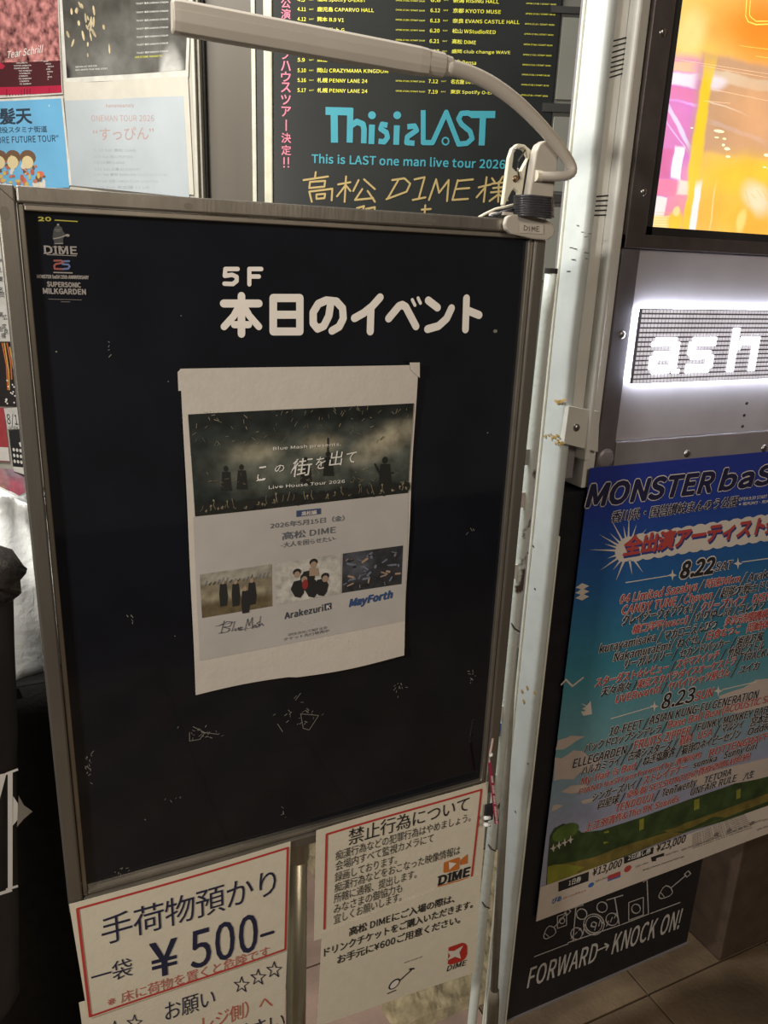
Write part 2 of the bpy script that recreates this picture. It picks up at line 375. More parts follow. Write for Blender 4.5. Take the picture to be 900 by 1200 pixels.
for x, y in [(677, 264), (682, 272), (690, 274), (685, 278), (672, 291), (668, 290), (687, 303), (670, 304), (686, 296), (665, 318)]:
    S(sc, FX, ID, [(x + random.uniform(-1, 0), y), (x + random.uniform(1, 5), y + random.uniform(-1, 1))], .9, .0003)
for x, y in [(619, 895), (619, 648), (625, 640), (604, 951), (627, 690)]: E(sc, FX, ID, x, y, 1.1, 1.1, .0003, 7)
sc.build('scratches', m_darkbar, shaft, kind='stuff')

# vented post beside it
post = thing('vented_post', 'cream steel post with two sets of slots and a ridge beside the glowing screen', 'post', (.84, 1.01, 1.26))
zb = FW.px(670, 560)[1]
pz = MB(); pz.box(FW, .8165, .8405, FW.px(670, 500)[1], 2.92, -.05, -.006); pz.build('slotted_face', m_vent, post, bevel=.0015)
MB().box(FW, .841, .850, zb + .03, 2.92, -.05, .012).build('ridge', m_vent, post, bevel=.003)
MB().box(FW, .8512, .8735, zb - .02, 2.92, -.05, -.002).build('side_flange', m_vent, post, bevel=.001)
MB().box(FW, .8165, .8405, zb - .005, FW.px(670, 500)[1] - .001, -.05, -.014).build('lower_face', m_platetrim, post, bevel=.001)
bk = MB(); bk.prism(FW, PX(FW, z9, [(463, 655), (598, 680), (590, 858), (440, 820)]), -.012, .0075); brk = bk.build('bracket', m_vent, post, bevel=.001)
MB().dome(FW.w(*FW.px(672, 500), .0075), FW.N, .0065, .004).build('rivet', m_screw, brk, smooth=True)
z4 = Z(640, 0, 3.4615)
sl = [((275, 165), (345, 147)), ((273, 188), (342, 168)), ((271, 212), (340, 191)), ((269, 234), (337, 213)), ((267, 254), (335, 234)), ((265, 273), (332, 254)), ((263, 293), (330, 273)), ((261, 314), (328, 293)),
      ((214, 797), (267, 792)), ((211, 815), (266, 812)), ((209, 835), (264, 833)), ((206, 854), (261, 852)), ((204, 873), (258, 872))]
for a, b in sl:
    m_ = MB(); S(m_, FW, z4, [a, b], 6.5, -.0055); m_.build('slot', m_dark, post)

# screen box
scr = thing('light_box', 'large backlit display with orange and magenta picture in a dark metal frame', 'display', (1.4, 1.0, 1.5))
sL = (FW.px(797, 0)[0] + FW.px(762, 266)[0]) / 2 + .002; sB = (FW.px(762, 266)[1] + FW.px(900, 275)[1]) / 2
fz = FW.px(760, 292)[1]
MB().box(FW, .8740, sL - .014, fz, 2.92, -.05, .006).build('frame_side', m_screenframe, scr, bevel=.0015)
MB().box(FW, .8740, 2.3, fz, sB - .012, -.05, .0062).build('frame_bottom', m_screenframe, scr, bevel=.0015)
MB().box(FW, 2.2, 2.3, fz, 2.92, -.05, .006).build('frame_side', m_screenframe, scr, bevel=.0015)
MB().box(FW, sL - .0145, sL, sB - .012, 2.92, -.05, .003).build('inner_lip', m_dark, scr)
MB().box(FW, sL - .0145, 2.2, sB - .0125, sB, -.05, .003).build('inner_lip', m_dark, scr)
z5 = Z(700, 60, 4.5)
def l5(k, x0, y0, x1, y1, c, s=.3, op=1, rot=0): return lay(FW, z5, k, x0, y0, x1, y1, c, s, op, rot)
OR, YE, MG, WH = (1.0, .38, .03), (1.0, .62, .06), (.80, .20, .50), (1.0, .86, .78)
pic = paint('lightbox_picture', FW, (1.0, .56, .14), [
    l5('ell', 400, -420, 760, 60, (1.0, .66, .16), .8), l5('ell', 620, -300, 1250, 60, (1.0, .27, .015), .7, .95), l5('ell', 430, -230, 600, -20, (1.0, .80, .30), .6, .8, 60),
    l5('box', 250, 20, 545, 960, (.72, .22, .60), .1), l5('box', 250, 20, 545, 75, (1.0, .55, .35), .3), l5('box', 300, 85, 540, 150, (.95, .80, .85), .3),
    l5('box', 300, 160, 560, 235, (.85, .24, .42), .2, .8), l5('box', 360, 238, 560, 252, (.85, .45, .95), .4, .9), l5('ell', 300, 240, 520, 520, (.80, .25, .55), .5),
    l5('box', 350, 372, 560, 398, (.85, .75, 1.0), .4, .9, -42), l5('box', 360, 420, 520, 428, (.95, .6, .95), .5, .8, -35),
    l5('box', 415, 480, 468, 655, (1.0, 1.0, 1.0), .15, 1), l5('box', 350, 490, 405, 660, (.75, .18, .38), .2),
    l5('box', 260, 662, 540, 740, (.95, .26, .42), .15), l5('box', 440, 660, 560, 745, (1.0, .75, .70), .2), l5('box', 280, 740, 382, 850, (1.0, .85, .82), .1), l5('box', 382, 740, 470, 850, (.88, .30, .48), .15),
    l5('box', 270, 840, 400, 930, (1.0, .80, .35), .1), l5('ell', 390, 820, 470, 940, YE, .3), l5('ell', 415, 800, 450, 850, (1.0, .85, .4), .3),
    l5('box', 545, 60, 1250, 560, (.60, .34, .20), .08, .9), l5('box', 590, 130, 1200, 190, (.80, .62, .42), .3, .8), l5('ell', 590, 110, 700, 180, (1, .85, .9), .5, .8),
    l5('box', 600, 268, 800, 275, (1.0, .8, .6), .5, .7, -8), l5('box', 620, 395, 900, 420, (.7, .5, .42), .4, .7, -10), l5('ell', 700, 130, 1000, 520, (.85, .42, .18), .7, .6),
    l5('ell', 560, 540, 1200, 800, (1.0, .58, .05), .5), l5('ell', 540, 700, 1300, 1000, (1.0, .50, .06), .5), l5('ell', 780, 690, 930, 820, (1.0, .82, .58), .6, .8, -25),
    l5('box', 535, 40, 592, 700, (1.0, .62, .03), .35), l5('box', 490, 480, 545, 960, (1.0, .60, .06), .3), l5('box', 515, 685, 550, 960, (1.0, .90, .85), .3), l5('ell', 750, 820, 800, 940, (1.0, .72, .2), .4), l5('box', 620, 700, 628, 930, (1, .75, .3), .5, .7),
    ], emis=1.12, warp=.012, wscale=22, grain=.10, gscale=14)
pb = MB().box(FW, sL, 2.2, sB, 2.92, -.05, .0).build('picture', pic, scr)
gl = MB()
for x, y, rx, ry in [(640, 422, 28, 8), (628, 455, 12, 4), (668, 462, 10, 5), (663, 495, 8, 7), (683, 515, 16, 8), (688, 556, 12, 6), (890, 548, 14, 8), (880, 612, 8, 4), (902, 618, 6, 4), (497, 405, 7, 4)]: E(gl, FW, z5, x, y, rx, ry, .0006, 12)
gl.build('picture_highlights', mat('lit_yellow', (1, .93, .55), emis=1.1), pb)
nl = MB()
for w_, o_ in ((5.5, 0), (4.5, 15)):
    S(nl, FW, z4, [(815 + o_, -40), (808 + o_, 65 - o_ * .2), (818 + o_, 88 - o_), (850, 100 - o_ * .9), (905, 98 - o_ * .8), (960, 90 - o_)], w_, .0006)
S(nl, FW, z4, [(785, 185), (830, 192), (900, 200)], 1.6, .0006); S(nl, FW, z4, [(850, 228), (905, 236)], 1.6, .0006)
nl.build('picture_lettering', mat('lit_amber', (1, .62, .10), emis=1.2), pb)
nl = MB()
for k in range(6): S(nl, FW, z5, [(300 - k * 2, 850 + k * 14), (390, 852 + k * 14)], 2.2, .0005)
for k in range(7): S(nl, FW, z5, [(690 + k * 30, 740 + 14 * math.sin(k * 2)), (700 + k * 33, 800 + 30 * math.sin(k))], 3, .0005)
nl.build('picture_lines', mat('lit_orange_line', (1.0, .42, .10), emis=1.0), pb)
st = MB()
for (xa, ya, xb, yb) in [(545, 75, 900, 140), (400, 40, 900, 120), (600, 200, 900, 262), (560, 262, 700, 275)]: S(st, FW, z5, [(xa, ya), (xb, yb)], 2, .0004)
st.build('picture_seams', mat('lit_peach_line', (1.0, .62, .38), emis=1.0), pb)
for x, y in [(773, 39), (751, 225)]: MB().dome(FW.w(*FW.px(x, y), .006), FW.N, .006, .003).build('screw', m_screw, scr, smooth=True)

# metal plate under it
plate = thing('metal_plate', 'grey metal wall plate with screws behind the white pixel sign', 'plate', (1.3, 1.0, 1.3))
pzb = FW.px(700, 519)[1]; plx = FW.px(745, 330)[0]
MB().box(FW, plx, 2.3, pzb, fz - .001, -.05, -.002).build('face', m_plate, plate, bevel=.001)
MB().box(FW, .8740, plx - .0005, zb - .02, fz - .001, -.05, .002).build('edge_strip', mat('mauve_edge', (.13, .115, .125), .45, .2), plate, bevel=.001)
MB().box(FW, plx, 2.3, FW.px(735, 547)[1] - .012, pzb - .0005, -.05, .004).build('bottom_strip', m_platetrim, plate, bevel=.002)
for x, y in [(728, 392), (803, 531), (893, 525), (1000, 515)]: MB().dome(FW.w(*FW.px(x, y), .002 if x == 728 else .004), FW.N, .0068, .0035).build('screw', m_screw, plate, smooth=True)
MB().dome(FW.w(*FW.px(709, 537), .002), FW.N, .017, .004).build('boss', m_platetrim, plate, smooth=True)
hb = MB()
for x, y in [(876, 473), (873, 487), (871, 500)]: E(hb, FW, ID, x, y, 1.8, 1.8, -.0016, 10)
hb.build('drilled_holes', m_dark, plate)

# pixel sign
u0, v0, v1 = (FW.px(743, 361)[0] + FW.px(735, 448)[0]) / 2, FW.px(738, 448)[1], FW.px(743, 361)[1]
sign = thing('pixel_sign', 'white glowing dot matrix sign reading ash on the grey plate', 'sign', (u0, .985, v0))
pitch = (v1 - v0) / 16; ncol = 88; FS = FW.off(.016); u1 = u0 + ncol * pitch
MB().box(FW, u0, u1, v0, v1, .008, .0145).build('housing', mat('sign_black_grille', (.10, .09, .095), .5), sign, bevel=.001)
bl = MB(); e = .003
for (a, b, c, d) in [(u0 + e, u1 - e, v1 - .012, v1 - e), (u0 + e, u1 - e, v0 + e, v0 + .012), (u0 + .006, u0 + .010, v0 + .012, v1 - .012)]: bl.box(FW, a, b, c, d, .0045, .008)
bl.build('back_light', mat('halo_light', (.80, .86, 1.0), emis=42), sign)
L_a = ['.######..', '########.', '......##.', '.#######.', '########.', '##....##.', '########.', '.#####.##']
L_s = ['.#######', '########', '##......', '#######.', '.#######', '......##', '########', '#######.']
L_h = ['##.......', '##.......', '##.######', '#########', '###....##', '##.....##', '##.....##', '##.....##', '##.....##', '##.....##']
on = set()
ca = round((FW.px(757, 400)[0] - u0) / pitch); cs = round((FW.px(801, 400)[0] - u0) / pitch); ch = round((FW.px(848, 400)[0] - u0) / pitch)
for Lt, c0, r0 in ((L_a, ca, 6), (L_s, cs, 6), (L_h, ch, 4)):
    for r_, row in enumerate(Lt):
        for c_, q in enumerate(row):
            if q == '#': on.add((c0 + c_, r0 + r_))
dim, lit = MB(), MB(); g = pitch * .17
for c_ in range(ncol):
    for r_ in range(16):
        a, b = u0 + c_ * pitch + g * .7, v1 - (r_ + 1) * pitch + g
        if (c_, r_) in on: lit.box(FS, a - g * .6, a - g * .6 + pitch * 1.0, b - g * .8, b + pitch - g * 1.2, -.0015, .0012)
        else: dim.box(FS, a + g * .3, a + pitch - g * 1.5, b, b + pitch - 2 * g, -.0015, 0)
dim.build('dim_glow_pixels', mat('pixel_dim', (.62, .60, .66), emis=.62), sign, kind='stuff'); lit.build('lit_pixels', mat('pixel_lit', (.93, .95, 1.0), emis=3.2), sign, kind='stuff')  # background pixels given a weak emission to carry the sign's bloom

# black panel and festival poster
pan = thing('black_panel', 'black lower board lettered FORWARD KNOCK ON under the festival poster', 'panel', (1.05, 1.0, .1))
pr = FW.px(805, 1106)[0]; pbot = FW.px(700, 1150)[1]; ptop = FW.px(655, 579)[1]
MB().box(FW, u_pole1 + .0025, pr, pbot, ptop, -.05, -.001).build('face', m_black, pan, bevel=.001)
MB().box(FW, u_pole1, pr + .003, pbot - .005, pbot, -.05, .001).build('bottom_edge', m_platetrim, pan)
m_edge = m_bead
zk = Z(580, 940, 2.8125); FP = FW.off(-.0008)
t_ = MB(); T(t_, FP, 'FORWARD', zk, (105, 612), (330, 523), 62, .012, .06); T(t_, FP, 'KNOCK ON!', zk, (383, 500), (604, 415), 62, .012, .06)
S(t_, FP, zk, [(337, 488), (372, 472)], 5); S(t_, FP, zk, [(362, 466), (373, 472), (366, 486)], 5)
t_.build('lettering', ink('grey_white', (.48, .45, .42)), pan)
ins = MB()        # the band instruments in white outline
def guitar(x, y, s, a):
    c, d = math.cos(a), math.sin(a); q = lambda u, v: (x + s * (u * c - v * d), y + s * (u * d + v * c))
    body = [q(12 * math.cos(t) + (2 if abs(math.sin(t)) > .7 else 0), 8 * math.sin(t) * (1 + .25 * math.cos(t))) for t in [k / 12 * 2 * math.pi for k in range(12)]]
    S(ins, FP, zk, body, 3, close=True); S(ins, FP, zk, [q(12, 0), q(42, 0)], 4); S(ins, FP, zk, [q(42, -3), q(50, -3), q(50, 3), q(42, 3)], 3, close=True); S(ins, FP, zk, [q(-5, -4), q(-5, 4)], 2)
guitar(178, 430, 2.0, -.85); guitar(560, 298, 2.1, -.7)
fill = MB()
for x, y, r_ in [(325, 402, 34), (325, 402, 27), (268, 432, 19), (385, 385, 20), (285, 368, 17), (352, 345, 17), (325, 402, 8)]:
    S(ins, FP, zk, [(x + r_ * math.cos(t), y + r_ * 1.02 * math.sin(t)) for t in [k / 18 * 2 * math.pi for k in range(18)]], 3, close=True)
for x, y, w_, h_ in [(440, 330, 48, 58), (205, 375, 30, 40)]:
    S(ins, FP, zk, [(x, y), (x + w_, y - w_ * .36), (x + w_, y - w_ * .36 + h_), (x, y + h_)], 3, close=True)
    S(ins, FP, zk, [(x + w_ / 2 + w_ * .3 * math.cos(t), y - w_ * .18 + h_ / 2 + w_ * .32 * math.sin(t)) for t in [k / 12 * 2 * math.pi for k in range(12)]], 3, close=True)
for a, b in [((242, 352), (290, 338)), ((368, 322), (420, 306)), ((266, 346), (256, 455)), ((394, 314), (408, 400)), ((240, 462), (412, 404)), ((130, 508), (240, 466)), ((418, 402), (505, 368)), ((512, 366), (608, 330)), ((500, 250), (505, 365)), ((488, 262), (512, 246))]: S(ins, FP, zk, [a, b], 3.5)
for k in range(12): S(ins, FP, zk, [(250 + k * 13, 448 - k * 4.5 - (k % 3) * 9), (256 + k * 13, 440 - k * 4.5 - (k % 4) * 8)], 3)
ins.build('instrument_outlines', ink('grey_white2', (.42, .39, .37)), pan)

poster = None
def pw(u, v): return .0004 * math.sin(u * 19 + v * 7)
FM = FW.off(.0055, pw); zm = Z(640, 540, 3.4615); zn = Z(640, 740, 3.4615)
pu0 = (FW.px(676, 550)[0] + FW.px(637, 1070)[0]) / 2; puR = pu0 + .728 * 1.05; pt = FM.px(676, 550)[1]; pbm = FM.px(637, 1076)[1]
g_ = lambda y: FM.px(700, y)[1]
skym = paint('festival_sky_print', FM, [(pbm, (.36, .33, .40)), (g_(950), (.30, .32, .44)), (g_(870), (.15, .32, .36)), (g_(780), (.045, .22, .30)), (g_(690), (.020, .11, .30)), (g_(600), (.018, .045, .28)), (pt, (.020, .035, .26))], [], rough=.4, grain=.05)
poster = MB().grid(FM, [(pu0, pt), (puR, pt), (puR, pbm), (pu0, pbm)], 0, 10, 14).build('festival_poster', skym, solid=.0006)
tag(poster, 'blue music festival poster with red and black line-up lettering on the black panel', 'poster')
cl = None
def blob(mb, zz, pts, n=.0005):
    q = MB(); P(q, FM, zz, pts, n); q.build('printed_cloud', ink('cloud', (.50, .42, .37)), poster)
blob(cl, zn, [(38, 480), (48, 440), (80, 432), (100, 422), (158, 425), (120, 445), (98, 462), (70, 478)])
blob(cl, zn, [(35, 510), (60, 515), (85, 500), (110, 482), (150, 485), (175, 510), (220, 520), (215, 560), (180, 575), (140, 570), (110, 600), (60, 598), (30, 606)])
blob(cl, zn, [(60, 650), (100, 625), (160, 620), (200, 640), (150, 650), (100, 658)]); blob(cl, zn, [(20, 730), (26, 705), (45, 700), (68, 705), (40, 722)])
blob(cl, zn, [(140, 690), (160, 680), (200, 675), (190, 690), (150, 700)])
blob(cl, zn, [(700, 262), (760, 240), (800, 228), (850, 195), (900, 190), (1010, 200), (1010, 290), (900, 300), (800, 330), (720, 330)], .0004)
blob(cl, zn, [(560, 590), (700, 560), (860, 520), (1010, 490), (1010, 560), (850, 600), (640, 640)], .0004)
hl = MB(); zk2 = zk
P(hl, FM, zk, [(172, 205), (180, 110), (195, 85), (225, 70), (262, 80), (285, 100), (350, 92), (480, 50), (640, -10), (760, -50), (1100, -180), (1100, -40), (640, 95), (400, 190), (168, 272)], .0007)
hl.build('printed_hill', ink('dark_green', (.035, .062, .018), var=.4), poster)
hl = MB(); P(hl, FM, zk, [(170, 272), (172, 210), (205, 205), (260, 195), (330, 180), (440, 135), (560, 90), (680, 50), (900, -30), (1100, -100), (1100, -80), (640, 95)], .0009)
hl.build('printed_field', ink('field', (.17, .13, .03), var=.35), poster)
hl = MB(); P(hl, FM, zk, [(170, 270), (172, 212), (195, 204), (235, 203), (290, 212), (345, 208), (260, 240)], .0011)
for x, y, w_, h_ in [(358, 98, 17, 40), (475, 57, 15, 36), (655, -8, 18, 34), (795, -40, 14, 30)]: q = MB(); P(q, FM, zk, [(x, y), (x + w_, y - 6), (x + w_ - 1, y + h_ - 6), (x - 1, y + h_)], .0012); q.build('printed_post', ink('lawn', (.24, .24, .03), var=.2), poster)
hl.build('printed_lawn', ink('lawn', (.24, .24, .03), var=.2), poster)
hl = MB(); E(hl, FM, zk, 232, 98, 42, 26, .0011, 18); hl.build('printed_bush', ink('bush', (.09, .15, .03), var=.3), poster)
ws = MB(); sp_ = [(168, 272), (1050, -58), (1040, 40), (158, 380)]
ws.grid(FM, [(pu0, FM.px(*zk(168, 272))[1]), (puR, FM.px(*zk(168, 272))[1]), (puR, pbm), (pu0, pbm)], .0012, 10, 2)
ws.build('price_strip', ink('strip', (.62, .54, .47)), poster)
bx = MB(); P(bx, FM, zk, [(208, 262), (308, 227), (306, 258), (207, 293)], .0018); P(bx, FM, zk, [(424, 180), (521, 146), (519, 168), (424, 202)], .0018)
T(bx, FM, '¥13,000', zk, (318, 243), (413, 210), 24, .02, .1, .002); T(bx, FM, '¥23,000', zk, (528, 163), (622, 130), 24, .02, .1, .002)
T(bx, FM, 'http://www.monsterbash.jp', zk, (485, 225), (620, 178), 5, .01, 0, .002); P(bx, FM, zk, [(512, 180), (555, 165), (555, 175), (530, 182), (528, 192), (515, 194)], .002)
for k in range(9): T(bx, FM, 'OPEN START TICKET INFORMATION', zk, (648, 108 - 0 + k * 5.5), (820 + k * 3, 40 + k * 5.5), 3.2, 0, 0, .002, 1)
bx.build('price_lettering', i_black, poster)
bx = MB(); T(bx, FM, '1日券', zk, (240, 274), (280, 260), 19, .015, 0, .0021); T(bx, FM, '2日通し券', zk, (436, 192), (510, 166), 17, .015, 0, .0021); bx.build('price_lettering', i_pale, poster)
bx = MB(); T(bx, FM, 'ぴあ', zk, (186, 334), (216, 322), 17, .03, 0, .002); E(bx, FM, zk, 315, 271, 9, 7, .002); P(bx, FM, zk, [(370, 245), (412, 230), (412, 245), (370, 260)], .0019); bx.build('sponsor_marks', ink('blue_mark', (.04, .14, .42)), poster)
bx = MB(); P(bx, FM, zk, [(371, 241), (411, 226), (411, 240), (371, 255)], .0021); E(bx, FM, zk, 436, 218, 11, 10, .002); T(bx, FM, 'ローソンチケット', zk, (224, 318), (298, 292), 7, .01, 0, .002); bx.build('sponsor_marks', ink('red_mark', (.45, .06, .05)), poster)
bx = MB()
for x, y, w_ in [(330, 262, 38), (462, 214, 40), (560, 175, 40), (612, 158, 38), (660, 142, 50), (712, 122, 30), (760, 106, 32), (800, 90, 30), (848, 70, 30), (880, 62, 30), (862, 92, 34)]: T(bx, FM, 'Eplus chara', zk, (x, y), (x + w_, y - w_ * .36), 6, .01, 0, .002, 1)
for x, y in [(728, 105), (770, 92), (845, 68)]: E(bx, FM, zk, x, y, 8, 6, .002)
bx.build('sponsor_marks', ink('grey_mark', (.20, .17, .15)), poster)
mk = MB()      # small white marks
for x, y in [(146, 510), (146, 532), (146, 553)]: P(mk, FM, zm, [(x - 28, y + 4), (x, y - 14), (x + 28, y - 3), (x, y + 13)], .0006)
S(mk, FM, zn, [(62, 215), (80, 195), (106, 222), (150, 187)], 7, .0006)
P(mk, FM, zn, [(140, 290), (165, 300), (180, 280), (186, 335), (150, 342), (140, 325), (160, 322), (145, 312), (162, 305)], .0006)
for k in range(4): x, y = 188 + k * 19, 150 - k * 9; P(mk, FM, zk, [(x - 10, y), (x - 2, y - 3), (x + 2, y - 16), (x + 5, y - 4), (x + 13, y - 6), (x + 5, y + 1), (x + 3, y + 12), (x - 2, y + 3)], .0022)
# title plate, burst and bubble
cx, cy = 330, 365
for k, (a, ln) in enumerate([(-178, 160), (-163, 100), (-150, 135), (-135, 105), (-118, 150), (-100, 105), (-88, 150), (-72, 115), (-50, 120), (160, 90), (145, 140), (128, 100), (112, 135), (80, 100), (55, 110), (-20, 10)]):
    r_ = math.radians(a); P(mk, FM, zm, [(cx + 40 * math.cos(r_ - .12), cy + 40 * math.sin(r_ - .12)), (cx + ln * math.cos(r_), cy + ln * math.sin(r_)), (cx + 40 * math.cos(r_ + .12), cy + 40 * math.sin(r_ + .12))], .0006)
for k in range(16):
    x = 325 + k * 48; y = 358 - k * 48 * .155; E(mk, FM, zm, x, y, 46, 56 - (k == 0) * 6, .0007 + k * .00001, 18)
S(mk, FM, zm, [(322, 493), (500, 465)], 4, .0006); S(mk, FM, zm, [(792, 410), (1010, 380)], 4, .0006); S(mk, FM, zn, [(262, 353), (425, 305)], 4, .0008); S(mk, FM, zn, [(713, 236), (850, 203)], 4, .0008)
for zz, x, y in [(zm, 511, 463), (zm, 776, 416), (zn, 437, 302), (zn, 697, 241)]:
    pts = []
    for k in range(8): rr = 24 if k % 2 == 0 else 8; pts.append((x + rr * .75 * math.sin(k * math.pi / 4), y - rr * math.cos(k * math.pi / 4)))
    P(mk, FM, zz, pts, .0009)
mk.build('white_marks', ink('mark_white', (.62, .56, .50)), poster)
OUT, BLK, RED, NAV, SHD = MB(), MB(), MB(), MB(), MB()
def line(zz, txt, p0, p1, h, c, sh=.12, b=.022, o=.07):
    T(OUT, FM, txt, zz, p0, p1, h, o, sh, .0013, 1); T(c, FM, txt, zz, p0, p1, h, b, sh, .0018, 2)
line(zm, 'MONSTER', (160, 185), (664, 124), 86, NAV, .18, .05, .085); line(zm, 'baSH', (698, 118), (985, 80), 82, NAV, .18, .05, .085)
line(zm, '香川県・国営讃岐まんのう公園', (258, 250), (768, 184), 46, NAV, .1, .022, .06)
T(OUT, FM, 'OPEN 9:30 START 11:00', zm, (778, 162), (930, 146), 13, .02, 0, .0013, 1); T(OUT, FM, '※雨天決行・荒天中止', zm, (778, 182), (930, 167), 13, .02, 0, .0013, 1)
T(SHD, FM, '全出演アーティスト発表!', zm, (310, 394), (1010, 282), 76, .05, .1, .0014); T(RED, FM, '全出演アーティスト発表!', zm, (306, 385), (1006, 274), 76, .05, .1, .0018)
SHD.build('headline_shadow', ink('royal', (.02, .045, .20)), poster)
line(zm, '8.22', (540, 475), (672, 453), 62, BLK, .1, .05, .11); line(zm, 'SAT', (682, 446), (748, 436), 32, BLK, .1, .02, .08)
R_, B_ = RED, BLK
for t in [('04 Limited Sazabys', (295, 578), (608, 523), 36, R_), ('時速36km', (642, 517), (780, 493), 36, R_), ('Arakezuri', (812, 488), (975, 455), 32, B_), ('/', (616, 524), (632, 521), 36, B_), ('/', (788, 492), (803, 489), 36, B_),
          ('CANDY TUNE', (302, 622), (522, 584), 34, R_), ('Chevon', (555, 578), (668, 558), 33, R_), ('超能力戦士ドリアン', (702, 555), (960, 510), 40, B_), ('/', (530, 584), (545, 580), 34, B_), ('/', (680, 556), (694, 553), 34, B_),
          ('クレイジーウォウウォ!!', (302, 668), (590, 614), 42, B_), ('クリープハイプ', (622, 614), (802, 582), 40, R_), ('DISH//', (832, 573), (925, 556), 32, R_), ('/', (598, 614), (612, 611), 34, B_),
          ('橋口洋平(wacci)', (342, 706), (568, 664), 40, R_), ('かりゆし58', (600, 652), (745, 625), 36, B_), ('コレサワ', (775, 618), (878, 600), 34, B_), ('/', (577, 660), (590, 657), 34, B_), ('/', (755, 625), (768, 622), 34, B_),
          ('kurayamisaka', (212, 778), (437, 728), 34, B_), ('マカロニえんぴつ', (472, 728), (685, 682), 40, B_), ('多次元制御機構よだか', (718, 672), (960, 622), 38, R_), ('/', (447, 728), (461, 724), 34, B_),
          ('NakamuraEmi', (270, 812), (495, 762), 34, B_), ('ねぐせ。', (525, 760), (618, 740), 38, B_), ('日食なつこ', (648, 728), (780, 700), 38, R_), ('岡崎体育', (808, 698), (925, 672), 40, R_), ('/', (504, 758), (517, 754), 34, B_), ('/', (627, 735), (640, 731), 34, B_)]: line(zm, *t)
for t in [('リーガルリリー', (312, 152), (500, 108), 38, B_), ('セカンドバッカー', (535, 108), (735, 62), 38, B_), ('湘南乃風', (765, 62), (872, 36), 38, B_),
          ('スターダスト☆レビュー', (195, 226), (490, 160), 38, R_), ('スキマスイッチ', (520, 152), (695, 110), 36, R_), ('竹原ピストル', (730, 108), (875, 72), 40, B_),
          ('天々高々', (218, 264), (335, 236), 38, B_), ('東京スカパラダイスオーケストラ', (362, 232), (762, 134), 36, R_), ('TRACK15', (790, 120), (915, 90), 28, B_),
          ('UVERworld', (277, 290), (455, 244), 32, R_), ('ヤバイTシャツ屋さん', (486, 244), (738, 180), 38, R_), ('ユイカ', (775, 172), (855, 152), 32, B_),
          ('10-FEET', (252, 422), (382, 388), 32, B_), ('ASIAN KUNG-FU GENERATION', (412, 376), (852, 268), 33, B_),
          ('バックドロップシンデレラ', (150, 492), (457, 408), 36, B_), ('Base Ball Bear(ACOUSTIC SET)', (488, 392), (930, 276), 32, R_),
          ('ELLEGARDEN', (105, 553), (318, 494), 34, B_), ('FRUITS ZIPPER', (350, 478), (578, 416), 34, R_), ("FUNKY MONKEY BABY'S", (608, 402), (930, 318), 30, B_),
          ('ハルカミライ', (138, 584), (292, 538), 34, B_), ('古墳シスターズ', (326, 524), (500, 476), 38, B_), ('眉村', (532, 462), (586, 446), 34, R_), ('USA', (610, 436), (668, 420), 28, R_), ('マルシィ', (705, 412), (792, 388), 34, B_), ('宮本浩次', (822, 386), (925, 356), 38, B_),
          ('My Hair is Bad', (138, 622), (355, 556), 30, R_), ('ねぎ塩豚丼', (385, 545), (515, 504), 38, B_), ('猫背のネイビーセゾン', (542, 500), (780, 430), 38, B_), ('OddRe:', (812, 420), (925, 386), 28, B_),
          ('PIANO baSH performed by 清塚信也', (128, 668), (622, 514), 32, R_), ('ROTTENGRAFFTY', (656, 506), (930, 424), 28, R_),
          ('シンガーズハイ', (182, 690), (355, 634), 34, B_), ('ストレイテナー', (386, 620), (565, 562), 32, R_), ('sumika', (592, 552), (686, 524), 26, B_), ('Sunny Girl', (716, 515), (848, 474), 28, B_),
          ('四星球', (205, 722), (288, 694), 36, B_), ('卓&翁 SESSION2026(菅原卓郎&村松拓)', (318, 682), (820, 520), 34, R_),
          ('TENDOUJI', (275, 732), (425, 684), 30, R_), ('TenTwenty', (462, 670), (602, 624), 30, B_), ('TETORA', (636, 616), (746, 580), 26, B_),
          ('上江洌清作&The BK Sounds', (152, 814), (530, 690), 34, R_), ('UNFAIR RULE', (580, 664), (765, 606), 26, B_), ('八生', (795, 604), (836, 590), 30, B_),
          ('8.23', (462, 313), (592, 283), 58, B_), ('SUN', (598, 280), (670, 262), 34, R_)]: line(zn, *t)
for p in [(508, 108), (745, 60), (500, 158), (705, 108), (345, 234), (770, 130), (465, 242), (747, 178), (390, 388), (466, 402), (326, 490), (586, 412), (300, 534), (508, 472), (680, 418), (362, 552), (524, 500), (362, 630), (296, 692), (434, 680)]: line(zn, '/', p, (p[0] + 14, p[1] - 3), 34, B_, o=.04)
OUT.build('lettering_outline', ink('outline', (.64, .58, .57)), poster); BLK.build('black_lettering', i_black, poster); NAV.build('navy_lettering', ink('deep_navy', (.012, .012, .05)), poster); RED.build('red_lettering', ink('brick_red', (.42, .055, .05)), poster)

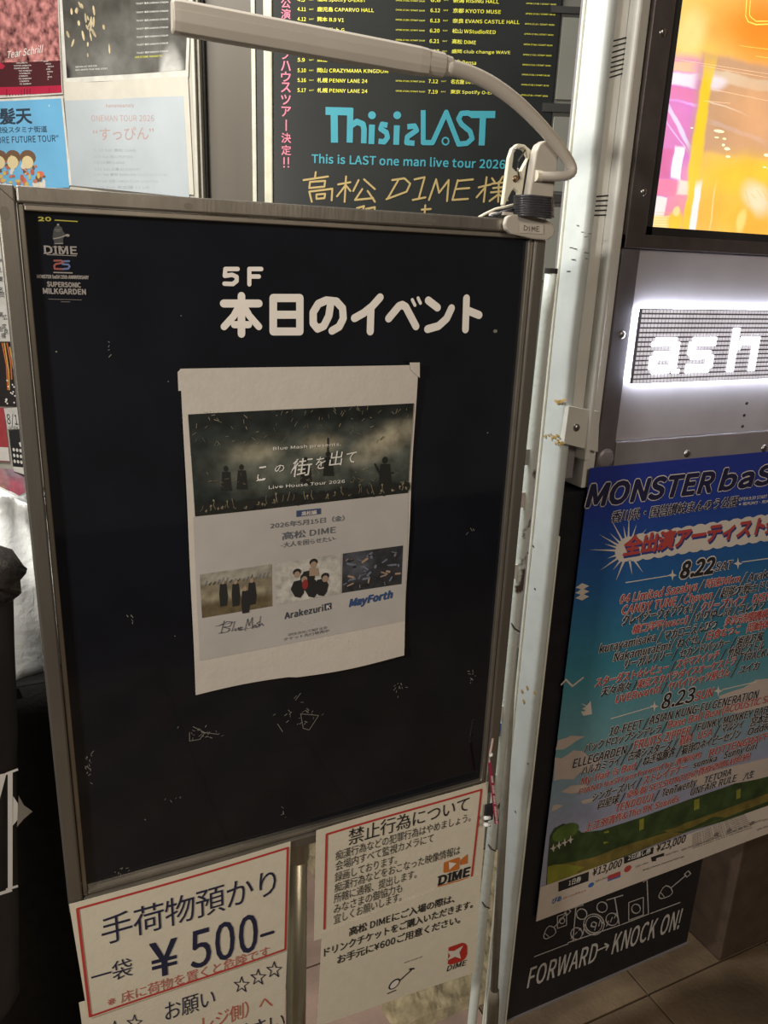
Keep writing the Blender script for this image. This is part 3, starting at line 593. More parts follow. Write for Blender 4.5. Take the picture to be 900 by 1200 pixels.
# ================================================================ THE BOARD
bd = thing('event_board', 'tall black display board in a worn aluminium frame on a steel post', 'sign board', (.33, .89, 0))
a = FB.px(28, 247); b = FB.px(617, 280); c = FB.px(562, 912); d = FB.px(102, 1040)
bu0, bu1, bt, bb = (a[0] + d[0]) / 2, (b[0] + c[0]) / 2, (a[1] + b[1]) / 2, (c[1] + d[1]) / 2
ou0, ou1, ot, ob = FB.px(-5, 218)[0] - .001, FB.off(.011).px(640, 287)[0], (FB.px(-5, 218)[1] + FB.px(655, 253)[1]) / 2 - .003, bb - .024
MB().box(FB, bu0 - .004, bu1 + .004, bb - .004, bt + .004, -.012, 0).build('black_sheet', m_gloss, bd)
lip = .0065; fo = .011
def rail(name, u0, u1, v0, v1, m=m_alu, n1=fo, n0=-.022, bv=.0022): MB().box(FB, u0, u1, v0, v1, n0, n1).build(name, m, bd, bevel=bv)
rail('frame_stile', ou0, bu0 - lip, ob, ot); rail('frame_stile', bu1 + lip, ou1, ob, ot)
rail('frame_rail', bu0 - lip + .0004, bu1 + lip - .0004, bt + lip, ot - .0004); rail('frame_rail', bu0 - lip + .0004, bu1 + lip - .0004, ob + .0004, bb - lip)
for q in [(bu0 - lip + .0008, bu0, bb - lip, bt + lip), (bu1, bu1 + lip - .0008, bb - lip, bt + lip), (bu0 + .0002, bu1 - .0002, bt, bt + lip - .0008), (bu0 + .0002, bu1 - .0002, bb - lip + .0008, bb)]: rail('inner_lip', *q, m=m_alu2, n1=.0065, n0=-.002, bv=.0012)
jn = MB()
for q in [((ou0 + .001, ot - .001), (bu0 - lip, bt + lip)), ((ou1 - .001, ot - .001), (bu1 + lip, bt + lip)), ((ou0 + .001, ob + .001), (bu0 - lip, bb - lip)), ((ou1 - .001, ob + .001), (bu1 + lip, bb - lip))]: jn.stroke(FB, list(q), .0007, fo + .00015)
jn.build('mitre_joints', m_darkbar, bd)
sm = MB()
for x, y, rx, ry in [(5, 250, 6, 8), (218, 242, 5, 4)]: E(sm, FB, ID, x, y, rx, ry, fo + .0003, 10)
P(sm, FB, ID, [(470, 255), (507, 257), (506, 262), (470, 260)], fo + .0003); sm.build('smudges', mat('frame_smudge', (.20, .18, .155), .5, .7), bd)
pc = FB.off(-.02).px(352, 1000)
zt_ = ob + .01
px_ = FB.px(352, 1000)[0]
def vt(o_name, u, v0, v1, r_, m, par, y=.89, seg=18, **k): return MB().tube([(u, y, v0), (u, y, v1)], r_, seg).build(o_name, m, par, smooth=False, **k)
o = vt('post', px_, .03, bb - .02, .0158, m_steel, bd, .905)
for p_ in o.data.polygons: p_.use_smooth = len(p_.vertices) == 4
MB().tube([(px_, .905, bb - .062), (px_, .905, bb - .028)], .0185, 18).build('post_collar', m_steel, bd)
MB().box(FB, ou0 + .01, ou1 - .01, ob - .012, ob - .0005, -.020, -.004).build('lower_tray', m_steel, bd, bevel=.002)
MB().box(FB, px_ - .19, px_ + .19, 0, .012, -.20, .17).build('base_plate', mat('black_base', (.03, .03, .03), .5), bd, bevel=.003)
MB().tube([(px_, .905, .012), (px_, .905, .05)], .026, 18).build('base_socket', m_steel, bd)
# printed title
zt = Z(240, 290, 2.5); ti = MB(); n0 = .0006
chars = [
    [([(96, 63), (60, 63), (58, 83), (80, 80), (93, 86), (93, 98), (82, 107), (57, 106)], 13)],
    [([(130, 108), (130, 63), (165, 63)], 13), ([(130, 85), (158, 85)], 13)],
    [([(55, 164), (158, 164)], 23.5), ([(107, 142), (107, 253)], 23.5), ([(100, 172), (85, 200), (56, 232)], 21), ([(114, 172), (130, 200), (158, 232)], 21), ([(86, 226), (128, 226)], 21)],
    [([(200, 148), (278, 148), (278, 246), (200, 246), (200, 148)], 24), ([(200, 197), (278, 197)], 23.5)],
    [([(368, 165), (363, 200), (348, 230), (330, 238), (317, 222), (317, 190), (332, 165), (355, 155), (385, 158), (403, 178), (405, 208), (393, 232), (372, 244)], 23.5)],
    [([(513, 146), (490, 172), (465, 192), (438, 207)], 23.5), ([(486, 182), (484, 246)], 23.5)],
    [([(538, 208), (568, 172), (578, 168), (588, 174), (618, 231)], 23.5), ([(607, 153), (615, 169)], 10), ([(624, 148), (631, 163)], 10)],
    [([(654, 155), (681, 176)], 23.5), ([(722, 178), (708, 208), (684, 230), (652, 239)], 23.5)],
    [([(766, 149), (763, 240)], 23.5), ([(768, 184), (803, 198)], 23.5)]]
i_title = ink('title', (.86, .80, .74))
for ch_ in chars:
    ti = MB()
    for pts, w in ch_: S(ti, FB, zt, pts, w, n0)
    ti.build('title_character', i_title, bd)
zl = Z(30, 245, 10); lg = MB()
ink_g = ink('logo_grey', (.30, .27, .25))
T(lg, FB, 'DIME', zl, (222, 520), (603, 530), 90, .04); S(lg, FB, zl, [(250, 534), (595, 548)], 8)
for x in (240, 345, 420, 560): S(lg, FB, zl, [(x - 25, 436 + x * .02), (x + 25, 437 + x * .02)], 10); S(lg, FB, zl, [(x - 25, 515 + x * .02), (x + 25, 516 + x * .02)], 10)
S(lg, FB, zl, [(330, 742), (545, 748)], 14); T(lg, FB, 'MONSTER baSH 25th ANNIVERSARY', zl, (135, 808), (738, 820), 42, .05, 0)
T(lg, FB, 'SUPERSONIC', zl, (255, 905), (645, 918), 55, .05); T(lg, FB, 'MILKGARDEN', zl, (208, 988), (705, 1000), 62, .05)
S(lg, FB, zl, [(270, 1054), (655, 1064)], 4); S(lg, FB, zl, [(415, 1085), (520, 1088)], 4)
lg.build('logo_lettering', ink_g, bd)
lg = MB(); P(lg, FB, zl, [(380, 170), (398, 195), (425, 215), (440, 260), (470, 300), (455, 320), (440, 350), (440, 395), (445, 412), (330, 414), (335, 380), (315, 345), (320, 300), (325, 250), (340, 215), (362, 195)], .0005); lg.build('logo_emblem', ink('logo_dark', (.05, .052, .055)), bd)
lg = MB(); S(lg, FB, zl, [(330, 347), (400, 335), (480, 305)], 13); E(lg, FB, zl, 490, 308, 26, 16, .0009); S(lg, FB, zl, [(340, 242), (415, 242)], 5); S(lg, FB, zl, [(345, 405), (435, 402)], 10); E(lg, FB, zl, 380, 183, 14, 12, .0009); S(lg, FB, zl, [(350, 262), (408, 262)], 4)
lg.build('logo_emblem_lines', ink_g, bd)
lg = MB(); T(lg, FB, '20', zl, (150, 138), (298, 140), 45, .06); S(lg, FB, zl, [(345, 130), (605, 146)], 13); lg.build('logo_yellow', ink('logo_yellow', (.40, .36, .05)), bd)
lg = MB(); S(lg, FB, zl, [(335, 605), (410, 603), (440, 612), (435, 630), (350, 645), (335, 665), (340, 700), (420, 703)], 22); lg.build('logo_red', ink('logo_red', (.30, .08, .07)), bd)
lg = MB(); S(lg, FB, zl, [(510, 610), (430, 612), (432, 645), (500, 650), (515, 672), (500, 698), (430, 703)], 22); lg.build('logo_blue', ink('logo_blue', (.12, .16, .34)), bd)
tr = MB()    # old tape marks
for x, y, sx, sy, n_ in [(240, 858, 20, 8, 22), (350, 835, 22, 14, 22), (104, 895, 5, 14, 14), (467, 805, 8, 8, 10), (553, 792, 4, 6, 8), (144, 1020, 8, 6, 8), (332, 955, 2, 8, 5), (205, 935, 14, 2, 5), (520, 935, 6, 4, 5), (152, 725, 5, 3, 5), (550, 620, 5, 5, 3), (120, 405, 12, 14, 4)]:
    for _ in range(n_):
        q, r_ = x + random.gauss(0, sx * .6), y + random.gauss(0, sy * .6); g1 = random.uniform(-3.5, 3.5); g2 = random.uniform(-3.5, 3.5); S(tr, FB, ID, [(q, r_), (q + g1, r_ + g2)], random.uniform(.35, .9), .0007)
for q in [[(346, 820), (352, 812)], [(226, 851), (240, 858), (256, 860)], [(325, 848), (331, 857)], [(355, 853), (362, 855), (373, 838), (352, 836), (355, 853)], [(222, 858), (222, 868), (234, 866), (240, 858)]]: S(tr, FB, ID, q, .7, .0008)
for x, y, r_ in [(66, 412, 1.2), (212, 370, .8), (197, 447, .8), (571, 507, .9), (580, 388, 2.6), (170, 960, .9), (205, 745, .7), (551, 800, .7)]: E(tr, FB, ID, x, y, r_, r_ * .8, .0008, 8)
tr.build('tape_residue', ink('residue', (.20, .19, .165)), bd, kind='stuff')

# ---- event sheet taped to the board
def ew(u, v): return .0028 + .0018 * math.sin(u * 16 + 1) * math.sin(v * 13) + .0012 * math.sin(v * 31 + u * 9)
FE = FB.off(.0012, ew); z3 = Z(200, 410, 3); zq = Z(210, 580, 3.1034)
C4 = PX(FE, ID, [(211, 432), (488, 427), (472, 766), (229, 814)])
def kink(a, b): return (0, .0025 * math.sin(a * 7) * b ** 3 - (.002 if a > .42 and b == 1 else 0))
es = MB().grid(FE, C4, 0, 24, 30, kink).build('event_sheet', m_paper, solid=.0003); tag(es, 'large white gig notice taped to the middle of the black board', 'notice')
pp = MB().grid(FE, PX(FE, z3, [(60, 226), (847, 186), (830, 500), (70, 540)]), .0005, 2, 2)
b4 = PX(FE, zq, [(48, 75), (832, -18), (818, 455), (72, 598)])
MB().grid(FE, b4, .0005, 20, 14).build('print_ground', ink('sheet_grey', (.46, .43, .405)), es)
ph = PX(FE, z3, [(60, 226), (848, 185), (832, 501), (82, 581)])
def l3(k, x0, y0, x1, y1, c, s=.3, op=1, rot=0): return lay(FE, z3, k, x0, y0, x1, y1, c, s, op, rot)
pm = paint('stage_photo_print', FE, (.020, .026, .024), [l3('ell', 190, 320, 480, 470, (.14, .15, .12), .9, .9), l3('ell', 430, 290, 640, 460, (.12, .13, .11), .9, .8), l3('ell', 620, 270, 880, 430, (.12, .13, .11), .9, .9), l3('ell', 660, 270, 860, 350, (.40, .36, .26), .9, .9, 25), l3('ell', 480, 295, 590, 345, (.34, .30, .21), .9, .8), l3('ell', 225, 325, 370, 380, (.30, .27, .19), .9, .7),
    l3('box', 50, 500, 860, 640, (.018, .018, .016), .1, .8), l3('box', 40, 180, 860, 250, (.012, .014, .014), .4, .8)], warp=.004, wscale=40, grain=.5, gscale=45)
sph = MB().grid(FE, ph, .0009, 18, 10).build('stage_photo', pm, es)
k1, k2 = MB(), MB()
for x in range(90, 832, 9):
    y = 578 - (x - 80) * .102 + random.uniform(-8, 4); hgt = random.uniform(12, 48); E(k1, FE, z3, x, y - 20, random.uniform(7, 12), random.uniform(10, 22), .0012, 9)
    if random.random() < .55:
        q = x + random.uniform(-9, 9); S(k2, FE, z3, [(x, y - 12), (q, y - hgt * .6), (q + random.uniform(-5, 5), y - hgt)], random.uniform(1.2, 2.6), .0014)
        if random.random() < .5: E(k2, FE, z3, q, y - hgt, 3, 4, .0014, 7)
for bx_, by_, s in [(750, 430, 1.1), (470, 425, 1), (550, 400, .9), (190, 450, .9), (245, 445, .9)]:
    E(k1, FE, z3, bx_, by_ - 40 * s, 9 * s, 11 * s, .0012); P(k1, FE, z3, [(bx_ - 14 * s, by_ - 28 * s), (bx_ + 16 * s, by_ - 28 * s), (bx_ + 22 * s, by_ + 45 * s), (bx_ - 20 * s, by_ + 45 * s)], .0012)
S(k1, FE, z3, [(550, 310), (548, 420)], 6, .0012); S(k1, FE, z3, [(715, 400), (735, 440), (780, 430)], 6, .0012)
k1.build('photo_silhouettes', ink('silhouette', (.014, .014, .012)), sph)
for _ in range(85):
    x = random.uniform(80, 830); y = 225 + random.random() ** 2 * 120 - x * .03; S(k2, FE, z3, [(x, y), (x + random.uniform(-12, 14), y + random.uniform(-16, 14))], random.uniform(.8, 2.6), .0014)
for _ in range(50):
    x = random.choice([random.uniform(120, 260), random.uniform(600, 830), random.uniform(430, 560)]); y = random.uniform(415, 470); S(k2, FE, z3, [(x, y), (x + random.uniform(-14, 22), y + random.uniform(-10, 10))], random.uniform(.8, 2.4), .0014)
k2.build('photo_highlights', ink('photo_light', (.20, .17, .11), var=.6), sph)
wt = MB(); T(wt, FE, 'Blue Mash presents.', z3, (357, 350), (595, 334), 11, .01, 0, .0016); T(wt, FE, 'Live House Tour 2026', z3, (340, 484), (608, 464), 11, .01, 0, .0016)
for tx, x, y, w_, h_ in [('こ', 298, 458, 30, 50), ('の', 360, 428, 34, 24), ('街', 418, 445, 70, 62), ('を', 503, 418, 34, 42), ('出', 552, 408, 44, 52), ('て', 610, 398, 35, 38)]: T(wt, FE, tx, z3, (x, y), (x + w_, y - w_ * .12), h_, -.006, .15, .0016)
S(wt, FE, z3, [(418, 430), (442, 385)], 2.5, .0016); S(wt, FE, z3, [(298, 456), (325, 448)], 3, .0016); wt.build('photo_lettering', i_pale, sph)
bt_ = MB(); T(bt_, FE, '2026年5月15日（金）', z3, (345, 624), (606, 597), 20, .012, 0, .001); T(bt_, FE, '高松 DIME', z3, (387, 664), (575, 641), 27, .014, 0, .001); T(bt_, FE, '-大人を困らせたい-', z3, (383, 692), (577, 668), 19, .006, 0, .001)
T(bt_, FE, 'OPEN 18:00 / START 18:30', zq, (392, 508), (532, 482), 9, .01, 0, .001); T(bt_, FE, 'チケット先行発売中', zq, (376, 526), (540, 494), 11, .005, 0, .001); bt_.build('date_lettering', ink('slate', (.10, .115, .15)), es)
bt_ = MB(); P(bt_, FE, z3, [(437, 561), (523, 553), (523, 573), (437, 583)], .001); bt_.build('label_box', ink('boxblue', (.045, .065, .15)), es)
bt_ = MB(); T(bt_, FE, '高松編', z3, (455, 579), (508, 573), 15, .01, 0, .0014); bt_.build('box_lettering', i_white, es)
def band(name, q, base, layers, **k): return MB().grid(FE, PX(FE, zq, q), .0009, 8, 6).build(name, paint(name + '_print', FE, base, layers, grain=.3, gscale=90, warp=.003, wscale=60, **k), es)
def lq(k, x0, y0, x1, y1, c, s=.3, op=1, rot=0): return lay(FE, zq, k, x0, y0, x1, y1, c, s, op, rot)
band('band_photo', [(72, 285), (332, 247), (335, 400), (80, 442)], (.22, .19, .13), [lq('box', 60, 250, 340, 300, (.33, .31, .26), .3), lq('box', 60, 370, 350, 450, (.13, .10, .055), .3), lq('ell', 70, 335, 345, 360, (.32, .28, .19), .5)])
band('band_photo', [(346, 246), (586, 211), (587, 357), (350, 396)], (.42, .40, .37), [lq('ell', 340, 210, 600, 420, (.52, .50, .46), .5)])
band('band_photo', [(592, 211), (810, 181), (806, 322), (590, 355)], (.035, .035, .042), [lq('ell', 600, 190, 700, 300, (.08, .085, .10), .6)])
pd, ps, pl = MB(), MB(), MB()
for x, y in [(158, 345), (203, 345), (262, 340), (238, 370)]: P(pd, FE, zq, [(x - 13, y - 25), (x + 10, y - 28), (x + 16, y + 20), (x + 12, y + 52), (x - 12, y + 56), (x - 16, y + 12)], .0012); E(ps, FE, zq, x - 2, y - 34, 7, 9, .0013)
for x, y in [(430, 325), (465, 290), (480, 325), (515, 320)]: P(pd, FE, zq, [(x - 16, y - 14), (x + 12, y - 20), (x + 26, y + 4), (x + 20, y + 30), (x + 8, y + 46), (x - 12, y + 42), (x - 28, y + 14)], .0012)
for x, y in [(485, 246), (425, 282), (452, 300), (528, 298)]: E(pd, FE, zq, x, y - 5, 15, 13, .0013); E(ps, FE, zq, x, y + 4, 11, 12, .0014)
P(ps, FE, zq, [(470, 262), (500, 262), (505, 290), (470, 292)], .0014)
for k in range(46):
    x, y = random.uniform(600, 800), 0; y = random.uniform(215, 340) - (x - 600) * .1; S(random.choice([ps, pl, pl, pd]), FE, zq, [(x, y), (x + random.uniform(-22, 22), y + random.uniform(-10, 14))], random.uniform(2, 9), .0013)
for k in range(16): x = 90 + k * 15; S(random.choice([pl, pd]), FE, zq, [(x, 325 - k * 2), (x + 8, 310 - k * 2 + random.uniform(-8, 8))], 2.5, .0012)
pd.build('photo_figures', ink('figure', (.02, .02, .02)), es); ps.build('photo_faces', ink('skin', (.36, .25, .18)), es); pl.build('photo_details', ink('bluegrey', (.16, .18, .23)), es)
rd = MB(); E(rd, FE, zq, 455, 322, 11, 18, .0015); rd.build('photo_details', ink('photored', (.28, .03, .03)), es)
nm = MB(); T(nm, FE, 'Arakezuri', zq, (380, 447), (520, 419), 24, .035, 0, .001); P(nm, FE, zq, [(525, 394), (551, 389), (551, 412), (526, 418)], .001)
for q, w in [([(140, 470), (170, 455), (190, 456), (180, 472), (155, 475), (180, 480), (172, 492), (140, 497)], 2.2), ([(160, 452), (148, 497)], 2.2), ([(188, 490), (198, 455)], 2), ([(198, 478), (200, 488), (212, 476), (212, 487)], 2), ([(214, 481), (226, 475), (217, 475), (216, 487), (228, 483)], 2), ([(235, 488), (245, 445), (250, 470), (262, 440), (262, 480)], 2.2), ([(268, 468), (262, 478), (274, 466), (275, 476)], 2), ([(288, 455), (278, 462), (288, 466), (278, 474)], 2), ([(292, 436), (288, 472), (296, 462), (302, 470)], 2), ([(128, 472), (200, 455)], 1.2)]: S(nm, FE, zq, q, w, .001)
T(nm, FE, 'Fumi, Satoru, Kengo', zq, (178, 490), (288, 476), 5, 0, 0, .001); nm.build('band_lettering', ink('near_black', (.04, .05, .08)), es)
nm = MB(); T(nm, FE, 'K', zq, (533, 413), (546, 410), 15, .03, 0, .0014); nm.build('band_lettering', i_white, es)
nm = MB(); T(nm, FE, 'MayForth', zq, (617, 404), (770, 372), 27, .07, .2, .001); nm.build('band_lettering', ink('bandblue', (.03, .07, .20)), es)
tp = MB().grid(FE, PX(FE, ID, [(477, 424), (489, 424), (489, 442), (478, 432)]), .0016, 3, 3); tp.build('folded_corner', m_paper, es); tp = MB(); tp.grid(FE, PX(FE, ID, [(208, 436), (212, 432), (213, 458), (209, 458)]), -.0006, 2, 3)
tp.build('folded_corner', m_paper, es)

# ---- notices under the board
def nw(u, v): return .0015 * math.sin(u * 14 + v * 6)
FN = FB.off(fo + .004, nw); z6 = Z(70, 970, 3.1034); z7 = Z(350, 900, 3.6)
def notice(label, q, fr, m=m_paper2, wave=0): 
    o = MB().grid(fr, q, 0, 14, 12).build('paper_notice', m, solid=.0004); return tag(o, label, 'notice')
FN2 = FN.off(.0016, nw); FN0 = FN.off(-.003, nw)
n1 = notice('white notice with red border priced 500 yen under the left half of the board', PX(FN, z6, [(34, 281), (840, 50), (826, 442), (104, 700)]), FN)
rb = MB(); S(rb, FN, z6, [(64, 296), (829, 72), (819, 438), (111, 688)], 8, .0007, True, True); rb.build('red_border', i_red, n1)
bk = MB(); T(bk, FN, '手荷物預かり', z6, (156, 432), (786, 240), 108, -.002); T(bk, FN, '一袋', z6, (118, 582), (266, 538), 72, 0)
T(bk, FN, '¥', z6, (335, 548), (430, 522), 128, .014); T(bk, FN, '500', z6, (478, 512), (718, 437), 138, .010); S(bk, FN, z6, [(733, 388), (773, 376)], 11)
bk.build('black_lettering', i_navy, n1)
rb = MB(); T(rb, FN, '※床に荷物を置くと危険です', z6, (176, 657), (762, 462), 42, 0); rb.build('red_lettering', ink('faded_red', (.50, .12, .10)), n1)
n2 = notice('white notice with hand drawn stars below the 500 yen notice', PX(FN0, z6, [(70, 640), (828, 410), (800, 1000), (140, 1150)]), FN0)
bk = MB(); T(bk, FN0, 'お願い', z6, (385, 706), (565, 645), 68, 0)
for x, y in [(660, 568), (720, 540), (778, 513), (200, 735), (272, 712)]:
    pts = [(x + (28 if k % 2 == 0 else 11) * math.sin(k * math.pi / 5), y - (30 if k % 2 == 0 else 12) * math.cos(k * math.pi / 5) - .0 * k) for k in range(10)]
    S(bk, FN0, z6, pts, 3, .0007, True, True)
T(bk, FN0, 'ください', z6, (560, 800), (818, 722), 60, 0); bk.build('black_lettering', i_navy, n2)
rb = MB(); T(rb, FN0, 'レジ側）へ', z6, (520, 745), (772, 652), 62, 0); rb.build('red_lettering', ink('faded_red2', (.50, .11, .08)), n2)
n3 = notice('white notice with red border and orange camera mark under the right half of the board', PX(FN, z7, [(75, 266), (799, 56), (764, 520), (64, 728)]), FN)
rb = MB(); S(rb, FN, z7, [(108, 676), (119, 281), (768, 88), (727, 470)], 8, .0007); rb.build('red_border', i_red, n3)
bk = MB(); T(bk, FN, '禁止行為について', z7, (210, 330), (713, 178), 68, .003)
for t, a, b in [('痴漢行為などの犯罪行為はやめましょう。', (155, 393), (722, 222)), ('会場内すべて監視カメラにて', (155, 436), (567, 312)), ('録画しております。', (152, 483), (415, 404)), ('痴漢行為などをおこなった映像情報は', (150, 528), (678, 362)), ('所轄に通報、提出します。', (148, 572), (497, 465)), ('みなさまの御協力も', (147, 617), (437, 525)), ('宜しくお願いします。', (147, 660), (434, 562))]: T(bk, FN, t, z7, a, b, 40, 0)
T(bk, FN, 'DIME', z7, (590, 494), (717, 452), 36, .05, .05)
for x, y in [(596, 490), (636, 478), (660, 470), (706, 455)]: S(bk, FN, z7, [(x - 8, y - 30), (x + 9, y - 36)], 5); S(bk, FN, z7, [(x - 8, y + 2), (x + 9, y - 3)], 5)
bk.build('black_lettering', i_black, n3)
cm = MB(); P(cm, FN, z7, [(612, 398), (672, 375), (678, 378), (676, 422), (670, 428), (616, 442), (610, 438)], .0008); P(cm, FN, z7, [(681, 386), (711, 360), (711, 400), (680, 408)], .0008); P(cm, FN, z7, [(585, 498), (715, 458), (715, 463), (586, 503)], .0008); cm.build('camera_mark', ink('orange', (.55, .16, .03)), n3)
cm = MB(); P(cm, FN, z7, [(632, 395), (664, 400), (634, 428)], .0012); cm.build('play_mark', i_white, n3)
n4 = notice('white drink ticket notice with red round mark, lower right under the board', PX(FN2, z7, [(98, 694), (770, 444), (745, 865), (76, 1088)]), FN2)
bk = MB()
for t, a, b in [('高松 DIMEにご入場の際は、', (212, 710), (656, 566)), ('ドリンクチケットをご購入いただきます。', (106, 794), (732, 588)), ('お手元に¥600ご用意ください。', (162, 826), (680, 654))]: T(bk, FN2, t, z7, a, b, 36, .022)
T(bk, FN2, 'DIME', z7, (625, 860), (704, 832), 21, .02, .2); T(bk, FN2, 'MUSIC IS OUR LIFE', z7, (447, 826), (522, 800), 5, .01)
S(bk, FN2, z7, [(395, 925), (430, 895), (475, 855)], 5, .0007); E(bk, FN2, z7, 404, 912, 26, 17, .0007, 14, .6); S(bk, FN2, z7, [(375, 952), (410, 938)], 4, .0007); S(bk, FN2, z7, [(470, 850), (486, 848)], 7, .0007)
bk.build('black_lettering', i_black, n4)
gw = MB(); E(gw, FN2, z7, 404, 912, 20, 12, .0011, 14, .6); gw.build('guitar_face', i_white, n4)
dm = MB(); P(dm, FN2, z7, [(633, 758), (690, 737), (704, 741), (711, 752), (711, 785), (704, 802), (690, 815), (640, 832), (630, 828)], .0008); dm.build('round_mark', ink('markred', (.45, .03, .02)), n4)
dm = MB(); P(dm, FN2, z7, [(626, 772), (655, 772), (694, 748), (678, 778), (684, 804), (660, 796), (624, 814), (640, 792)], .0012); dm.build('round_mark_cutout', ink('paperwhite', (.66, .61, .54)), n4)

# ---- clip lamp
FC = FB.off(.035)
lamp = thing('clip_lamp', 'white bar lamp with bent neck clamped on the top right board corner', 'lamp', FC.w(*FC.px(620, 270)))
a = Vector(FC.w(*FC.px(202, 19))); b = Vector(FC.w(*FC.px(500, 73)))
dr = (b - a).normalized(); up = dr.cross(FC.N) * -1
if up.z < 0: up = -up
secs = []; vs = []; prof = [(.0145, -.004), (.0145, .004), (.011, .0095), (.004, .0115), (-.006, .011), (-.0135, .008), (-.015, .003), (-.015, -.004)]
for t, s in [(-.004, .82), (0, .97), (.02, 1), (.5, .97), (.96, .93), (1.0, .88)]:
    for p_, q_ in prof: vs.append(a.lerp(b, t) + up * p_ * s + FC.N * q_ * s)
k = len(prof); fs = [[i * k + j, i * k + (j + 1) % k, (i + 1) * k + (j + 1) % k, (i + 1) * k + j] for i in range(5) for j in range(k)] + [list(range(k))[::-1], list(range(5 * k, 6 * k))]
MB().add(vs, fs).build('light_bar', m_lamp, lamp, bevel=.0008)
MB().tube([b - dr * .004, b + dr * .020], [.0135, .0125], 16, ratio=.75).build('collar', m_lamp, lamp)
MB().tube([b + dr * .016, b + dr * .030], [.0115, .0098], 16, ratio=.8).build('collar', m_lamp, lamp)
nk = [Vector(FC.w(*FC.px(x, y), n_)) for x, y, n_ in [(522, 78, 0), (545, 84, 0), (572, 96, 0), (600, 115, 0), (625, 138, 0), (645, 160, 0), (659, 178, 0), (668, 192, 0), (669, 201, .002), (662, 206, .003), (648, 207, .002), (632, 206, -.004)]]
sp2 = []
for i in range(len(nk) - 1):
    p0, p1, p2, p3 = nk[max(i - 1, 0)], nk[i], nk[i + 1], nk[min(i + 2, len(nk) - 1)]
    for t in (0, .33, .67): sp2.append(.5 * ((2 * p1) + (p2 - p0) * t + (2 * p0 - 5 * p1 + 4 * p2 - p3) * t * t + (-p0 + 3 * p1 - 3 * p2 + p3) * t ** 3))
sp2.append(nk[-1]); MB().tube(sp2, [.0088 - .0034 * i / (len(sp2) - 1) for i in range(len(sp2))], 12, up=FC.N).build('neck', m_lamp, lamp, smooth=True)
MB().tube([nk[-1] - FB.U * .003, nk[-1] + FB.U * .006], .0065, 14).build('neck_ring', m_clip, lamp)
zc = Z(560, 120, 4.5); FCf = FB.off(.02)
def rounded(mb, pts, n0_, n1_, bv=.002): mb.prism(FCf, PX(FCf, zc, pts), n0_, n1_)
mb = MB(); rounded(mb, [(245, 500), (285, 260), (300, 225), (330, 205), (365, 205), (392, 222), (403, 250), (395, 330), (370, 530), (250, 520)], -.004, .010); mb.build('front_handle', m_lamp, lamp, bevel=.002)
mb = MB(); rounded(mb, [(145, 540), (178, 290), (195, 240), (225, 215), (262, 220), (290, 245), (300, 262), (285, 300), (258, 248), (228, 238), (205, 262), (195, 340), (215, 362), (240, 362), (285, 280), (270, 330), (245, 500), (240, 540), (225, 470), (205, 452), (190, 470), (155, 545)], -.012, -.005); rh = mb.build('rear_handle', m_clip, lamp, bevel=.0012)
sp3 = [FCf.w(*FCf.px(*zc(x, y)), -.004) for x, y in [(205, 245), (250, 238), (262, 250), (225, 300), (218, 350), (232, 400), (215, 415), (200, 400), (215, 385)]]
MB().tube(sp3, .0011, 8).build('spring', m_screw, rh, smooth=True)
MB().dome(FCf.w(*FCf.px(*zc(210, 402)), -.005), FC.N, .0042, .002).build('pivot', mat('brass_pivot', (.35, .22, .12), .4, 1), rh, smooth=True)
for k in range(9): 
    y = 495 + k * 12.5; MB().tube([FCf.w(*FCf.px(*zc(218, y)), -.010), FCf.w(*FCf.px(*zc(220, y)), .008), FCf.w(*FCf.px(*zc(250, y + 2)), .0125), FCf.w(*FCf.px(*zc(350, y + 12)), .0125), FCf.w(*FCf.px(*zc(380, y + 10)), .006), FCf.w(*FCf.px(*zc(380, y + 8)), -.010)], .0019, 8).build('binding_turn', m_wrap, lamp, smooth=True)
mb = MB(); mb.prism(FCf, PX(FCf, zc, [(145, 640), (155, 605), (180, 590), (250, 592), (350, 612), (395, 630), (410, 670), (402, 705), (370, 728), (300, 722), (180, 695), (150, 670)]), -.008, -.0005); jaw = mb.build('clip_jaw', m_lamp, lamp, bevel=.0018)
mb = MB(); mb.prism(FCf, PX(FCf, zc, [(165, 574), (385, 600), (390, 618), (162, 592)]), -.045, -.010); mb.build('jaw_bridge', m_lamp, lamp)
mb = MB(); P(mb, FCf, zc, [(217, 632), (345, 645), (345, 695), (217, 688)], .0003); mb.build('name_tape', mat('name_tape', (.56, .50, .44), .35), jaw)
mb = MB()
for q in [[(243, 648), (242, 675), (256, 672), (262, 660), (243, 648)], [(270, 655), (270, 678)], [(282, 680), (284, 655), (291, 672), (298, 656), (300, 680)], [(321, 655), (308, 655), (308, 680), (322, 680)], [(308, 667), (319, 667)]]: S(mb, FCf, zc, q, 2.6, .0007)
mb.build('handwriting', i_black, jaw)
cbl = [FCf.w(*FCf.px(*zc(x, y)), n_) for x, y, n_ in [(230, 535, -.012), (190, 545, -.012), (130, 560, -.016), (85, 585, -.02), (62, 604, -.025)]]
MB().tube(cbl, .0016, 8).build('cord', m_clip, lamp, smooth=True)
cbl = [FCf.w(*FCf.px(*zc(x, y)), n_) for x, y, n_ in [(235, 560, -.012), (180, 575, -.016), (120, 598, -.02)]]
MB().tube(cbl, .0024, 8).build('cord', m_wrap, lamp, smooth=True)

